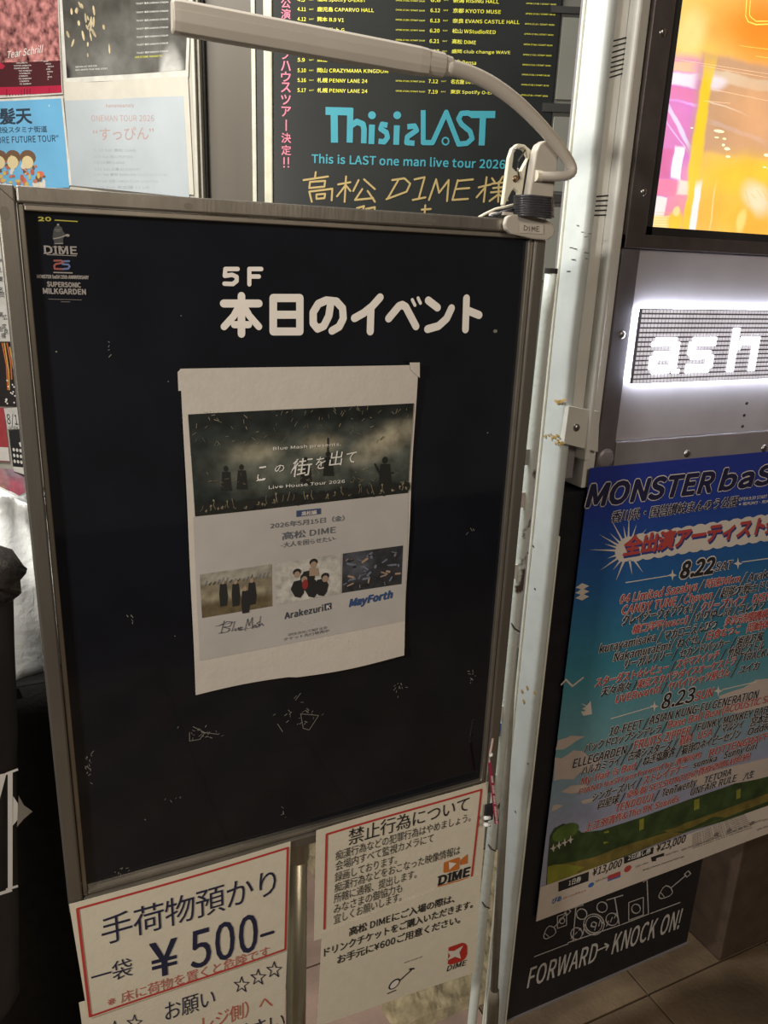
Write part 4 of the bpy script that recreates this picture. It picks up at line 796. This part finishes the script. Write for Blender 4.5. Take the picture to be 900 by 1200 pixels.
# ---- peeling pipe, rear leg, strap
FI = F((0, .955, 0), 0)
ptop_ = Vector(FI.w(*FI.px(646, 317))); pbt = Vector(FI.w(*FI.px(574, 1000))); dirp = (pbt - ptop_).normalized(); pend = ptop_ + dirp * (ptop_.z / -dirp.z)
pipe = thing('white_pipe', 'thin white peeling pipe standing upright between the black board and the column', 'pipe', (pend.x, pend.y, 0))
def pipep(t): return ptop_.lerp(pend, t)
MB().tube([pipep(k / 30) for k in range(30)] + [pend + Vector((0, 0, .06))], .0088, 16).build('tube', m_pipe, pipe, smooth=True)
MB().tube([ptop_ + Vector((0, 0, .003)), ptop_ - Vector((0, 0, .004))], .0092, 16).build('cap', m_darkbar, pipe)
MB().tube([pend, pend + Vector((0, 0, .20))], [.0125, .011], 16).build('rubber_sleeve', mat('dark_rubber', (.05, .035, .025), .6), pipe)
for k, (t, c_) in enumerate([(.16, (.30, .30, .30)), (.20, (.55, .5, .46)), (.27, (.75, .72, .66)), (.42, (.70, .66, .62)), (.44, (.10, .18, .42)), (.50, (.6, .6, .58))]):
    p_ = pipep(t); MB().box(F(p_, 0), -.018, -.005, -.012, .012, .003, .0045).build('sticker_scrap', mat('scrap%d' % k, c_, .5), pipe)
for t in (.33, .585, .66):
    p_ = pipep(t); MB().tube([p_ + Vector((-.009, -.005, .012)), p_ + Vector((-.004, -.0102, .004)), p_ + Vector((.006, -.0090, -.004))], .0011, 6).build('wire_tie', m_darkbar, pipe)
FR = F((0, .99, 0), 0)
la = Vector(FR.w(*FR.px(590, 960))); lb = Vector(FR.w(*FR.px(579, 1160))); dl = (lb - la).normalized(); lt = la - dl * 1.0
leg = thing('support_rod', 'slim grey steel rod standing behind the white pipe', 'rod', (lb.x, lb.y, 0))
MB().tube([la - dl * .75, la, lb], .0075, 12).build('rod', mat('grey_rod', (.34, .33, .29), .45, .2), leg, smooth=True)
MB().tube([lb, lb + dl * .03, lb + dl * ((lb.z) / -dl.z)], [.010, .012, .012], 14).build('foot', mat('rod_foot', (.16, .135, .10), .6), leg, smooth=True)
zs = Z(560, 860, 8); FT = FB.off(-.01)
FT = F((0, .862, 0), 0)
strap = thing('red_strap', 'narrow crimson strap with white print hanging beside the white pipe', 'strap', FT.w(*FT.px(578, 930)))
mb = MB(); mb.prism(FT, PX(FT, zs, [(98, 262), (122, 258), (196, 850), (158, 842)]), -.001, .0005); mb.build('band', mat('crimson_webbing', (.36, .03, .08), .5), strap)
mb = MB()
for y in range(395, 840, 11):
    x = 128 + (y - 395) * .105
    if y in (472, 571, 670, 560, 461, 659): continue
    S(mb, FT, zs, [(x - 9, y), (x + 10, y + random.uniform(-2, 3))], 6.5, .0009, False)
mb.build('printed_dashes', ink('strap_white', (.75, .62, .60)), strap)
mb = MB(); mb.tube([FT.w(*FT.px(*zs(x, y))) for x, y in [(140, 45), (128, 120), (112, 200), (108, 262)]], .0018, 8).build('loop', mat('pink_cord', (.55, .40, .36), .5), strap)
MB().dome(FT.w(*FT.px(*zs(122, 195))), FT.N, .0035, .003).build('stud', m_bag, strap, smooth=True)
for y in (775, 838): 
    o = MB().tube([FT.w(*FT.px(*zs(48, y)), .004), FT.w(*FT.px(*zs(100, y - 3)), .004)], .0032, 10).build('white_toggle', m_bag, strap, smooth=True)
MB().box(FT, FT.px(*zs(85, 700))[0], FT.px(*zs(165, 700))[0], FT.px(*zs(85, 840))[1], FT.px(*zs(85, 690))[1], -.008, -.003).build('clasp', m_dark, strap, bevel=.002)

# ================================================================ BACKGROUND
# middle door leaf with the black tour poster
door = thing('door_1', None, None, FK.w(.2, -2.0)); tag(door, 'grey door leaf with dark rails behind the black board', kind='structure')
zfloor = -FK.P.z
MB().box(FK, -.012, 1.25, zfloor + .02, 1.0, -.04, -.004).build('leaf', m_grey, door)
rl = FK.px(657, 5)[0]
for y0, y1 in [(8, 16), (122, 132), (228, 238), (600, 612), (884, 890)]:
    a, b = FK.px(665, y0)[1], FK.px(665, y1)[1]; MB().box(FK, rl - .02, 1.25, b, a, -.006, .004).build('rail', m_darkbar, door)
for y0, y1 in [(20, 117), (137, 225), (243, 330)]:
    a, b = FK.px(665, y0)[1], FK.px(665, y1)[1]; MB().box(FK, rl + .008, rl + .5, b, a, -.004, -.001).build('pane', mat('grey_glass', (.20, .20, .17), .25, 0, .5, .08, 5), door, bevel=.001)
MB().box(FK, -.022, -.003, zfloor + .01, 1.0, -.05, .004).build('edge_post', mat('cream_edge', (.55, .53, .41), .5), door, bevel=.003)
MB().box(FK, -.0395, -.0225, zfloor + .01, 1.0, -.06, -.01).build('edge_gap', m_darkbar, door)

ku0 = FK.px(321, 120)[0]; ku1 = (FK.px(657, 0)[0] + FK.px(648, 120)[0]) / 2
tp_ = MB().grid(FK.off(.002), [(ku0, .45), (ku1, .45), (ku1, -.60), (ku0, -.60)], 0, 6, 6).build('tour_poster', mat('black_poster_print', (.016, .0175, .017), .32, 0, .5, .2, 5), solid=.0005)
tag(tp_, 'black tour poster with teal and yellow lettering behind the clip lamp', 'poster')
FT2 = FK.off(.002); zp = Z(300, 0, 2.3684); z71 = Z(300, 0, 4.5); z81 = Z(480, 0, 4.5)
i_teal = ink('teal', (.035, .27, .34)); i_yel = ink('yellow', (.74, .70, .08)); i_pink = ink('pink', (.62, .17, .25)); i_gold = ink('gold_marker', (.42, .31, .13), rough=.3)
lg = MB(); wS = 15
for q, w in [([(193, 308), (268, 310)], 22), ([(217, 310), (218, 396)], 22), ([(262, 300), (260, 396)], 19), ([(262, 350), (280, 338), (297, 345), (300, 360), (299, 398)], 17), ([(322, 346), (320, 400)], 18),
             ([(365, 348), (350, 345), (346, 358), (362, 368), (365, 382), (356, 394), (340, 392)], 15), ([(391, 348), (389, 402)], 18), ([(420, 352), (440, 350), (446, 362), (420, 380), (418, 396), (440, 398)], 15),
             ([(464, 306), (464, 396), (490, 396), (528, 312), (562, 400), (585, 398), (600, 385), (594, 365), (570, 345), (562, 330), (570, 315), (590, 314), (604, 322)], 15), ([(596, 318), (664, 318)], 20), ([(630, 320), (626, 404)], 19)]: S(lg, FT2, zp, q, w, .0008, False)
for x, y in [(322, 320), (392, 320)]: E(lg, FT2, zp, x, y, 11, 11, .0008)
S(lg, FT2, zp, [(526 + 9 * math.cos(t), 392 + 10 * math.sin(t)) for t in [k * math.pi / 6 for k in range(12)]], 4.5, .0008, True, True)
T(lg, FT2, 'This is LAST one man live tour 2026', zp, (155, 452), (690, 468), 25, .03)
lg.build('teal_lettering', i_teal, tp_)
yl = MB()
for y, day, v in [(10 - 53 * 1, '4.4', '福岡 Spotify O-EAST'), (8, '4.5', '福岡 Spotify O-EAST'), (58, '4.11', '鹿児島 CAPARVO HALL'), (110, '4.12', '熊本 B.9 V1'), (163, '4.18', '長崎 DRUM Be-7'), (163, '4.19', '岐阜 Club-G'), (216, '4.24', '大阪 BIGCAT'), (270, '4.25', '神戸 太陽と虎'), (325, '5.9', '広島 CLUB QUATTRO'), (380, '5.10', '岡山 CRAZYMAMA KINGDOM'), (432, '5.16', '札幌 PENNY LANE 24'), (485, '5.17', '札幌 PENNY LANE 24')]:
    if y < -10 or day == '4.18': continue
    wv = len(v) * 12 + (30 if ord(v[3]) < 128 else 60) + len(v) * 2
    wv = {'鹿児島 CAPARVO HALL': 298, '熊本 B.9 V1': 140, '岐阜 Club-G': 142, '大阪 BIGCAT': 150, '神戸 太陽と虎': 150, '広島 CLUB QUATTRO': 272, '岡山 CRAZYMAMA KINGDOM': 373, '札幌 PENNY LANE 24': 264, '福岡 Spotify O-EAST': 255}[v]
    T(yl, FT2, day, z71, (219, y), (219 + (44 if len(day) > 3 else 38), y + 1), 19, .022); T(yl, FT2, 'SAT', z71, (280, y - 5), (305, y - 5), 7, .01); T(yl, FT2, v, z71, (323, y + 3), (323 + wv, y + 8), 24, .022)
    T(yl, FT2, 'OPEN 17:30 / START 18:00', z71, (737, y - 2), (890, y + 3), 8, .02, 0, .0008, 1)
for y, day, v, w_ in [(12, '6.6', '新潟 RISING HALL', 240), (66, '6.12', '京都 KYOTO MUSE', 252), (120, '6.13', '奈良 EVANS CASTLE HALL', 352), (173, '6.20', '松山 WStudioRED', 228), (228, '6.21', '高松 DIME', 126), (282, '6.27', '盛岡 club change WAVE', 308), (335, '6.28', '仙台 Rensa', 130), (387, '7.11', '大阪 BIGCAT', 130), (440, '7.12', '名古屋 DIAMOND HALL', 250), (495, '7.19', '東京 Spotify O-EAST', 260)]:
    x = 112 - y * .03; T(yl, FT2, day, z81, (x, y - 2), (x + 50, y - 1), 19, .022); T(yl, FT2, 'SAT', z81, (x + 68, y - 8), (x + 94, y - 7), 7, .01); T(yl, FT2, v, z81, (x + 118, y + 2), (x + 118 + w_, y + 9), 24, .022)
    T(yl, FT2, 'OPEN 17:30 / START 18:00', z81, (615 - y * .06, y + 10), (773 - y * .09, y + 16), 8, .02, 0, .0008, 1)
yl.build('yellow_lettering', i_yel, tp_)
pk = MB()
for c_, y in [('公', 22), ('演', 52), ('ラ', 95), ('イ', 130), ('ブ', 164), ('ハ', 196), ('ウ', 226), ('ス', 256), ('ツ', 290), ('ア', 323), ('決', 396), ('定', 430)]: T(pk, FT2, c_, zp, (70 + (y > 300) * 1, y), (96 + (y > 300), y + 1), 27, .02)
S(pk, FT2, zp, [(84, 334), (84, 362)], 4)
for x in (78, 90): S(pk, FT2, zp, [(x, 438), (x, 455)], 4); E(pk, FT2, zp, x, 463, 2.5, 2.5, .0008)
pk.build('pink_lettering', i_pink, tp_)
gd = MB()
for q in [  # 高
    [(132, 500), (200, 490)], [(166, 478), (164, 492)], [(150, 505), (148, 522), (190, 518), (192, 502), (150, 505)], [(155, 560), (148, 532), (212, 524), (210, 556)], [(168, 540), (168, 552), (190, 550), (192, 538), (168, 540)],
    # 松
    [(228, 512), (262, 506)], [(250, 490), (246, 560)], [(248, 515), (225, 545)], [(250, 515), (262, 530)], [(285, 500), (270, 530)], [(300, 498), (330, 525)], [(295, 525), (275, 555), (325, 550)], [(310, 530), (330, 560)],
    # DIME
    [(395, 500), (365, 552)], [(378, 500), (412, 495), (428, 510), (418, 532), (362, 553)], [(440, 498), (468, 492), (452, 550)], [(435, 555), (470, 548)], [(480, 555), (500, 498), (508, 535), (535, 500), (530, 558)], [(560, 500), (545, 555)], [(562, 502), (602, 498)], [(555, 525), (592, 522)], [(545, 555), (588, 552)],
    # 様
    [(618, 520), (652, 512)], [(640, 492), (632, 560)], [(636, 520), (612, 548)], [(655, 495), (662, 505)], [(685, 490), (676, 505)], [(655, 510), (692, 506)], [(658, 522), (690, 519)], [(652, 534), (696, 530)], [(674, 505), (672, 560)], [(672, 540), (648, 558)], [(674, 540), (698, 556)],
    [(280, 578), (300, 572), (296, 586)], [(305, 580), (330, 575), (328, 590)], [(470, 570), (468, 590)], [(460, 582), (485, 580)]]: S(gd, FT2, zp, q, 5.5, .0009)
gd.build('marker_writing', i_gold, tp_)

# recessed beige door between the poster wall and the leaf
FD = F(EYE + ray(232, 150) * 2.52, -26)
rec = thing('door_2', None, None, FD.w(.1, -2.1)); tag(rec, 'recessed beige metal door left of the tour poster', kind='structure')
zf = -FD.P.z
def col_(name, x0, x1, n0_, n1_, m, y=150, bv=.002):
    a, b = FD.px(x0, y)[0], FD.px(x1, y)[0]; MB().box(FD, a, b, zf + .01, 1.1, n0_, n1_).build(name, m, rec, bevel=bv)
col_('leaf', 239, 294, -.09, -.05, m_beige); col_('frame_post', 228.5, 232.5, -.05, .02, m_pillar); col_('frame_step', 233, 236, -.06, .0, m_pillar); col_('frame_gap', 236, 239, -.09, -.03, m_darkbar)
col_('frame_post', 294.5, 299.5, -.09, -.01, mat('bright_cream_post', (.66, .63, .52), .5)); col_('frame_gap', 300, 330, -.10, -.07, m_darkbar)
# poster wall on the left
fl0 = -FL.P.z
wl = MB().box(FL, -1.9, .012, fl0, 1.0, -.08, -.002).build('wall_left', m_wallb); tag(wl, kind='structure')
tm = MB().box(FL, .0125, .028, fl0, 1.0, -.08, .010).build('trim_2', m_pillar, bevel=.002); tag(tm, kind='structure')
wb = MB().box(F((-1.2, 3.9, 0), -8), -2, 5.2, 0, 3.2, -.1, 0).build('wall_back', m_wallb); tag(wb, kind='structure')
za = Z(0, 0, 3.913)
def lposter(name, label, q, m, n_=.002, zz=za, wave=None):
    f_ = FL.off(n_, wave or (lambda u, v: .0025 * math.sin(u * 17 + n_ * 900) * math.sin(v * 11))); o = MB().grid(f_, PX(f_, zz, q), 0, 10, 10).build(name, m, solid=.0005); tag(o, label, 'poster'); return f_, o
f1, p1 = lposter('wall_poster', 'pale blue tour poster with faint pink lettering, right end of the left wall', [(295, 378), (862, 350), (888, 893), (322, 850)], mat('poster_cream', (.62, .58, .50), .4, 0, .4, .05, 20), .0035)
m_pb = mat('poster_pale_blue', (.46, .50, .53), .35, 0, .4, .08, 6)
MB().grid(f1, PX(f1, za, [(300, 462), (842, 440), (868, 905), (325, 850)]), .0006, 10, 8).build('pale_ground', m_pb, p1)
t1 = MB(); T(t1, f1, 'ONEMAN TOUR 2026', za, (420, 556), (708, 556), 27, -.004); T(t1, f1, '“すっぴん”', za, (430, 645), (708, 640), 58, -.004); T(t1, f1, 'hananoanaly', za, (485, 492), (615, 490), 16, .02, .2)
t1.build('pink_lettering', ink('dusty_pink', (.46, .30, .27)), p1)
t1 = MB()
for k, (y, w_) in enumerate([(695, 190), (725, 175), (752, 140), (782, 210), (808, 340), (838, 290), (865, 250)]): T(t1, f1, ['6.13 Sat 高松 DIME', '6.14 Sun 岡山 PEPPER', '6.20 Sat 福岡 Queblick', '6.21 Sun 広島 ALMIGHTY', '6.27 Sat 東京 SHIBUYA CLUB QUATTRO', '7.04 Sat 大阪 UMEDA CLUB QUATTRO', '7.05 Sun 名古屋 CLUB'][k], za, (435, y), (435 + w_, y + 2), 14, -.002)
t1.build('pale_lettering', ink('faint_grey', (.36, .38, .40)), p1)
mg = paint('smoky_photo_print', FL, (.085, .08, .07), [lay(FL, za, 'ell', 300, 180, 700, 360, (.17, .165, .15), .8), lay(FL, za, 'ell', 520, 20, 800, 220, (.14, .135, .12), .8), lay(FL, za, 'box', 280, 340, 900, 420, (.55, .53, .5), .1), lay(FL, za, 'ell', 770, 180, 870, 420, (.50, .49, .46), .4), lay(FL, za, 'ell', 300, 225, 360, 340, (.03, .03, .03), .4)], warp=.05, wscale=7, grain=.35, gscale=16)
f2, p2 = lposter('wall_poster', 'dark grey photo poster above the pale blue one', [(262, -160), (880, -150), (866, 352), (296, 382)], mat('poster_edge_white', (.64, .62, .56), .4), .002)
MB().grid(f2, PX(f2, za, [(275, -150), (868, -145), (853, 322), (308, 358)]), .0006, 10, 10).build('smoky_photo', mg, p2)
t1 = MB()
for k, y in enumerate([22, 62, 100, 137, 175, 210, 247]): T(t1, f2, 'TICKET 東京 SHIBUYA STREAM', za, (626 - 0, y), (772, y - 8), 9, .012, 0, .001)
T(t1, f2, 'ONE MAN LIVE TOUR 2026', za, (350, 312), (448, 306), 7, .01, 0, .001); T(t1, f2, 'INFO. NIIGATA TOUR FINAL SERIES', za, (350, 326), (495, 318), 7, .01, 0, .001); t1.build('white_lettering', i_pale, p2)
t1 = MB(); T(t1, f2, 'LIVE AT DIME TAKAMATSU', za, (618, 266), (745, 260), 8, .02, 0, .001); t1.build('yellow_lettering', i_yel, p2)
t1 = MB()
for _ in range(26):
    x = random.gauss(400, 55); y = 90 + (x - 400) * .5 + random.gauss(0, 60)
    if 300 < x < 520 and y < 260: E(t1, f2, za, x, y, random.uniform(3, 7), random.uniform(10, 26), .001, 9, random.uniform(-.6, .6))
t1.build('flame_shapes', ink('flame', (.52, .42, .26), var=.4), p2)
red_m = mat('red_blossom_print', (.05, .01, .014), .4, 0, .4, .3, 42, 0, col2=(.72, .30, .28))
f3, p3 = lposter('wall_poster', 'crimson blossom poster with white script at the top left of the left wall', [(-330, -160), (258, -160), (290, 432), (-330, 470)], mat('poster_edge_white2', (.60, .55, .50), .4), .0028)
MB().grid(f3, PX(f3, za, [(-330, -160), (254, -160), (278, 280), (-330, 300)]), .0006, 8, 8).build('blossom_photo', red_m, p3)
MB().grid(f3, PX(f3, za, [(-330, 300), (279, 278), (284, 400), (-330, 428)]), .0007, 4, 3).build('dark_band', ink('maroon', (.07, .012, .016)), p3)
MB().grid(f3, PX(f3, za, [(-330, 410), (284, 392), (287, 425), (-330, 450)]), .0009, 4, 2).build('red_band', ink('crimson', (.42, .015, .05)), p3)
MB().grid(f3, PX(f3, za, [(-20, 290), (52, 284), (54, 314), (-20, 318)]), .0009, 2, 2).build('red_band', ink('crimson2', (.42, .02, .05)), p3)
t1 = MB(); T(t1, f3, 'Tear Schrill', za, (32, 268), (195, 240), 34, .006, .35, .0012)
for k in range(9): T(t1, f3, 'TOKYO SHIBUYA', za, (62 + k * .5, 293 + k * 12), (125 + (k * 17) % 28, 290 + k * 12), 6, .02, 0, .0012, 1); (k < 8) and T(t1, f3, 'OSAKA NAMBA HATCH', za, (155 + k, 286 + k * 12), (222 + (k * 13) % 30, 284 + k * 12), 6, .02, 0, .0012, 1)
t1.build('white_lettering', i_pale, p3)
t1 = MB()
for k in range(16): S(t1, f3, za, [(32 + k * 13, 408 - k * .3), (32 + k * 13, 440 - k)], 5, .0013, False)
t1.build('maroon_lettering', ink('maroon2', (.12, .008, .02)), p3)
f4, p4 = lposter('wall_poster', 'sky blue poster with bold black heading below the crimson one', [(-330, 470), (290, 440), (325, 850), (-330, 870)], mat('poster_edge_white3', (.66, .64, .58), .4), .004)
MB().grid(f4, PX(f4, za, [(-330, 478), (283, 452), (316, 860), (-330, 880)]), .0006, 6, 6).build('sky_ground', mat('poster_sky_blue', (.16, .42, .66), .35, 0, .4, .06, 9), p4)
t1 = MB(); T(t1, f4, '怒髪天', za, (-70, 572), (148, 566), 72, .035, 0, .0012); T(t1, f4, '地方を生涯現役スタミナ街道', za, (-160, 614), (218, 606), 28, .008, 0, .0012); T(t1, f4, '“ONE MORE FUTURE TOUR”', za, (-110, 660), (270, 648), 28, .010, 0, .0012)
t1.build('black_lettering', ink('charcoal_blue', (.03, .045, .07)), p4)
cols = [(.62, .16, .08), (.60, .42, .12), (.50, .18, .10), (.16, .09, .05), (.68, .56, .32), (.66, .60, .52), (.45, .12, .08)]
hd = [MB() for _ in cols]
for k in range(70):
    x = random.uniform(-60, 205); top = 715 + abs(x - 70) * .35 * (x > 70) + 10; E(hd[random.randrange(7)], f4, za, x, random.uniform(top, 870), random.uniform(5, 15), random.uniform(6, 18), .0010 + k * .000004, 9)
for x in (0, 62, 130): E(hd[3], f4, za, x, 722, 36, 34, .0009, 14); E(hd[4], f4, za, x, 745, 26, 30, .00145, 14)
for h_, c_ in zip(hd, cols): h_.build('colour_patches', ink('patch%d' % int(c_[0] * 1000 + c_[1] * 100), c_), p4)
# narrow strip of posters seen left of the frame
zb_ = Z(0, 290, 3.243)
f5, p5 = lposter('wall_poster', 'white lettered poster seen left of the board frame, above the orange striped one', [(-400, -260), (60, -250), (66, 358), (-400, 350)], mat('poster_white5', (.62, .60, .56), .4), .0034, zb_)
t1 = MB()
for k, (c_, x, y) in enumerate([('東', -2, 130), ('名', -4, 170), ('岡', 2, 190), ('高', -4, 265), ('広', 12, 275), ('定', 8, 310), ('京', 14, 330), ('阪', -6, 320), ('福', 4, 345), ('大', -2, 60), ('札', -6, 95)]): T(t1, f5, c_, zb_, (x, y), (x + 17, y), 20, .0, .1, .001)
t1.build('black_lettering', i_black, p5)
f6, p6 = lposter('wall_poster', 'black poster with orange stripes and white dots beside the board frame', [(-100, 362), (66, 358), (82, 606), (-100, 600)], mat('poster_black6', (.03, .025, .025), .4), .0026, zb_)
for nm_, c_, qs in [('orange_stripes', (.62, .16, .05), [[(8, 365), (24, 450), (30, 540)], [(26, 365), (40, 440), (44, 500)], [(44, 420), (60, 500)]]), ('yellow_stripes', (.66, .40, .10), [[(16, 365), (32, 470), (36, 540)], [(36, 380), (50, 460)]])]:
    t1 = MB(); [S(t1, f6, zb_, q, 6, .001) for q in qs]; t1.build(nm_, ink(nm_, c_), p6)
t1 = MB(); [E(t1, f6, zb_, 20 + random.random() * 45, 500 + random.random() * 95, 3.2, 3.2, .0013, 8) for _ in range(16)]; t1.build('white_dots', i_pale, p6)
f7, p7 = lposter('wall_flyer', 'small white flyer with the date 8/ beside the board frame', [(14, 612), (90, 606), (96, 690), (28, 690)], mat('poster_white7', (.66, .64, .60), .4), .006, zb_)
t1 = MB(); T(t1, f7, '8/1', zb_, (28, 670), (68, 674), 40, .0, .0, .001); T(t1, f7, 'OPEN 18', zb_, (34, 688), (84, 690), 9, .0, .0, .001); t1.build('black_lettering', i_black, p7)
f8, p8 = lposter('wall_flyer', 'black flyer with white figures below the 8/ flyer', [(34, 694), (100, 690), (112, 880), (52, 850)], mat('poster_black8', (.03, .03, .032), .4), .0045, zb_)
t1 = MB(); [E(t1, f8, zb_, 54 + (k % 4) * 12 + k * .4, 768 + (k // 4) * 22 + (k % 4) * 2, 4.5, 7, .001, 8) for k in range(12)]; P(t1, f8, zb_, [(72, 742), (84, 738), (86, 756), (78, 758)], .001); P(t1, f8, zb_, [(50, 832), (112, 838), (114, 870), (54, 850)], .0012); t1.build('white_figures', i_pale, p8)
f9, p9 = lposter('wall_poster', 'plain brick red poster edge at the left rim below the striped poster', [(-200, 600), (14, 610), (38, 815), (-200, 800)], mat('poster_brick', (.42, .06, .07), .4), .0055, zb_)
MB().grid(f9, PX(f9, zb_, [(-200, 745), (32, 760), (38, 812), (-200, 795)]), .0007, 3, 2).build('white_margin', i_pale, p9)
ma = paint('pastel_art_print', FL, (.42, .30, .36), [lay(FL, zb_, 'ell', 0, 860, 60, 930, (.62, .42, .26), .3), lay(FL, zb_, 'ell', 50, 840, 130, 960, (.60, .16, .22), .5), lay(FL, zb_, 'ell', -20, 800, 60, 870, (.62, .30, .32), .5), lay(FL, zb_, 'ell', 30, 990, 80, 1050, (.60, .56, .12), .4), lay(FL, zb_, 'ell', 20, 940, 100, 1000, (.36, .32, .46), .5), lay(FL, zb_, 'ell', -30, 950, 20, 1060, (.55, .20, .18), .5), lay(FL, zb_, 'ell', 0, 1040, 90, 1130, (.22, .20, .32), .5)], warp=.08, wscale=14, grain=.25, gscale=30)
f10, p10 = lposter('wall_poster', 'pastel illustrated poster above the white plastic bag', [(-300, 815), (140, 850), (190, 1260), (-300, 1250)], ma, .0015, zb_)

# black covered table with the plastic bag
TY = 1.15; tzz = F((0, TY, 0), 0).px(38, 801)[1]
FTb = F((0, TY, 0), 0)
table = thing('covered_table', 'table draped in black cloth left of the black board', 'table', (-.4, 1.4, 0))
tb = MB(); vs = []; nn = 80
for j in range(21):
    for i in range(nn + 1):
        u = -1.5 + i / nn * 1.62; v = tzz - .003 - (tzz - .01) * j / 20; vs.append(FTb.w(u, v, (.010 * math.sin(u * 26) + .006 * math.sin(u * 61 + 1)) * (j / 20) ** .7))
tb.add(vs, [[j * (nn + 1) + i, (j + 1) * (nn + 1) + i, (j + 1) * (nn + 1) + i + 1, j * (nn + 1) + i + 1] for j in range(20) for i in range(nn)])
tb.build('cloth_skirt', m_cloth, table, smooth=True, solid=.001)
MB().box(FTb, -1.5, .12, tzz - .025, tzz, -.55, 0).build('table_top', m_cloth, table, bevel=.004)
for x, y in [(-1.4, -.5), (-1.4, -.06), (.05, -.5), (.05, -.06)]: MB().box(FTb, x, x + .04, 0, tzz - .026, y, y + .04).build('leg', m_screw, table)
# crumpled bag standing on it
bg = MB(); vs = []; rings, seg = 22, 40; bc = FTb.w(FTb.px(35, 760)[0] - .030, tzz + .001, -.112)
for j in range(rings + 1):
    t = j / rings; hz = .255 * t; rr = .115 * (1 - .25 * t) if t < .55 else .115 * (.8625 - (t - .55) * 1.45); rr = max(rr, .016 + .03 * max(0, t - .85) / .15)
    for k in range(seg):
        g = 2 * math.pi * k / seg; fold = 1 + .09 * math.sin(g * 7 + t * 3) * (.4 + t) + .05 * math.sin(g * 15 + t * 9)
        vs.append(bc + Vector((math.cos(g) * rr * fold + .03 * t, math.sin(g) * rr * fold * .8, hz + .012 * math.sin(g * 3 + 1) * t)))
fs = [[j * seg + k, j * seg + (k + 1) % seg, (j + 1) * seg + (k + 1) % seg, (j + 1) * seg + k] for j in range(rings) for k in range(seg)] + [list(range(seg))[::-1], list(range(rings * seg, (rings + 1) * seg))]
bag = bg.add(vs, fs).build('plastic_bag', m_bag, smooth=True); tag(bag, 'crumpled thin white plastic bag standing on the black covered table', 'bag')

# dark garment bag at the left rim
FG = F((0, .96, 0), 0)
gb = thing('tote_bag', 'dark cloth bag with white line print and black strap at the left rim', 'bag', FG.w(FG.px(-20, 900)[0], FG.px(0, 1150)[1]))
zg = Z(0, 640, 2.857)
gt = FG.px(0, 690)[1]; gbt = FG.px(0, 1200)[1]; vs = []; nj, ni = 30, 14
rim = [(47, 150), (50, 250), (53, 400), (60, 560), (64, 680), (62, 760), (60, 900), (62, 1100), (66, 1250), (70, 1650)]
def rimx(y):
    for (xa, ya), (xb, yb) in zip(rim, rim[1:]):
        if ya <= y <= yb: return xa + (xb - xa) * (y - ya) / (yb - ya)
    return rim[0][0] if y < 150 else rim[-1][0]
for j in range(nj + 1):
    y = 150 + (1600 - 150) * j / nj; uR, v = FG.px(*zg(rimx(y), y))
    for i in range(ni + 1):
        s = i / ni; u = uR - .22 * (1 - s); vs.append(FG.w(u, v, -.05 * (2 * s - 1) ** 4 + .004 * math.sin(s * 17 + j * .4)))
bo = MB().add(vs, [[j * (ni + 1) + i, (j + 1) * (ni + 1) + i, (j + 1) * (ni + 1) + i + 1, j * (ni + 1) + i + 1] for j in range(nj) for i in range(ni)]).build('body', mat('charcoal_cloth', (.035, .030, .030), .75, 0, .3, .3, 12, .2), gb, smooth=True, solid=.012)
mb = MB(); mb.tube([FG.w(*FG.px(*zg(x, y)), n_) for x, y, n_ in [(-120, 20, 0), (-60, 40, .01), (0, 55, .015), (30, 85, .015), (28, 130, .01), (10, 165, .005)]], [.022, .024, .025, .022, .016, .010], 12, ratio=.8).build('shoulder_strap', mat('black_leather', (.025, .022, .020), .35, 0, .5, .3, 60, .3), gb, smooth=True)
FG2 = FG.off(.0105); mb = MB()
for q, w in [([(34, 755), (34, 1140)], 13), ([(20, 760), (60, 745)], 8), ([(20, 1148), (60, 1135)], 8), ([(-60, 1180), (40, 1148)], 11)]: S(mb, FG2, zg, q, w, .0015, False)
P(mb, FG2, zg, [(-40, 770), (22, 758), (-10, 880)], .0012); P(mb, FG2, zg, [(44, 835), (60, 860), (58, 915), (42, 935)], .0012)
mb.build('printed_lines', ink('tote_print', (.50, .47, .44)), gb)
tgm = MB(); tgm.prism(FTb.off(.012), PX(FTb.off(.012), zg, [(62, 835), (80, 868), (108, 888), (80, 912), (56, 940), (60, 890)]), 0, .0008); o = tgm.build('paper_tag', ink('tag_white', (.62, .57, .50))); tag(o, 'small white pointed paper tag on the black cloth beside the tote bag', 'tag')
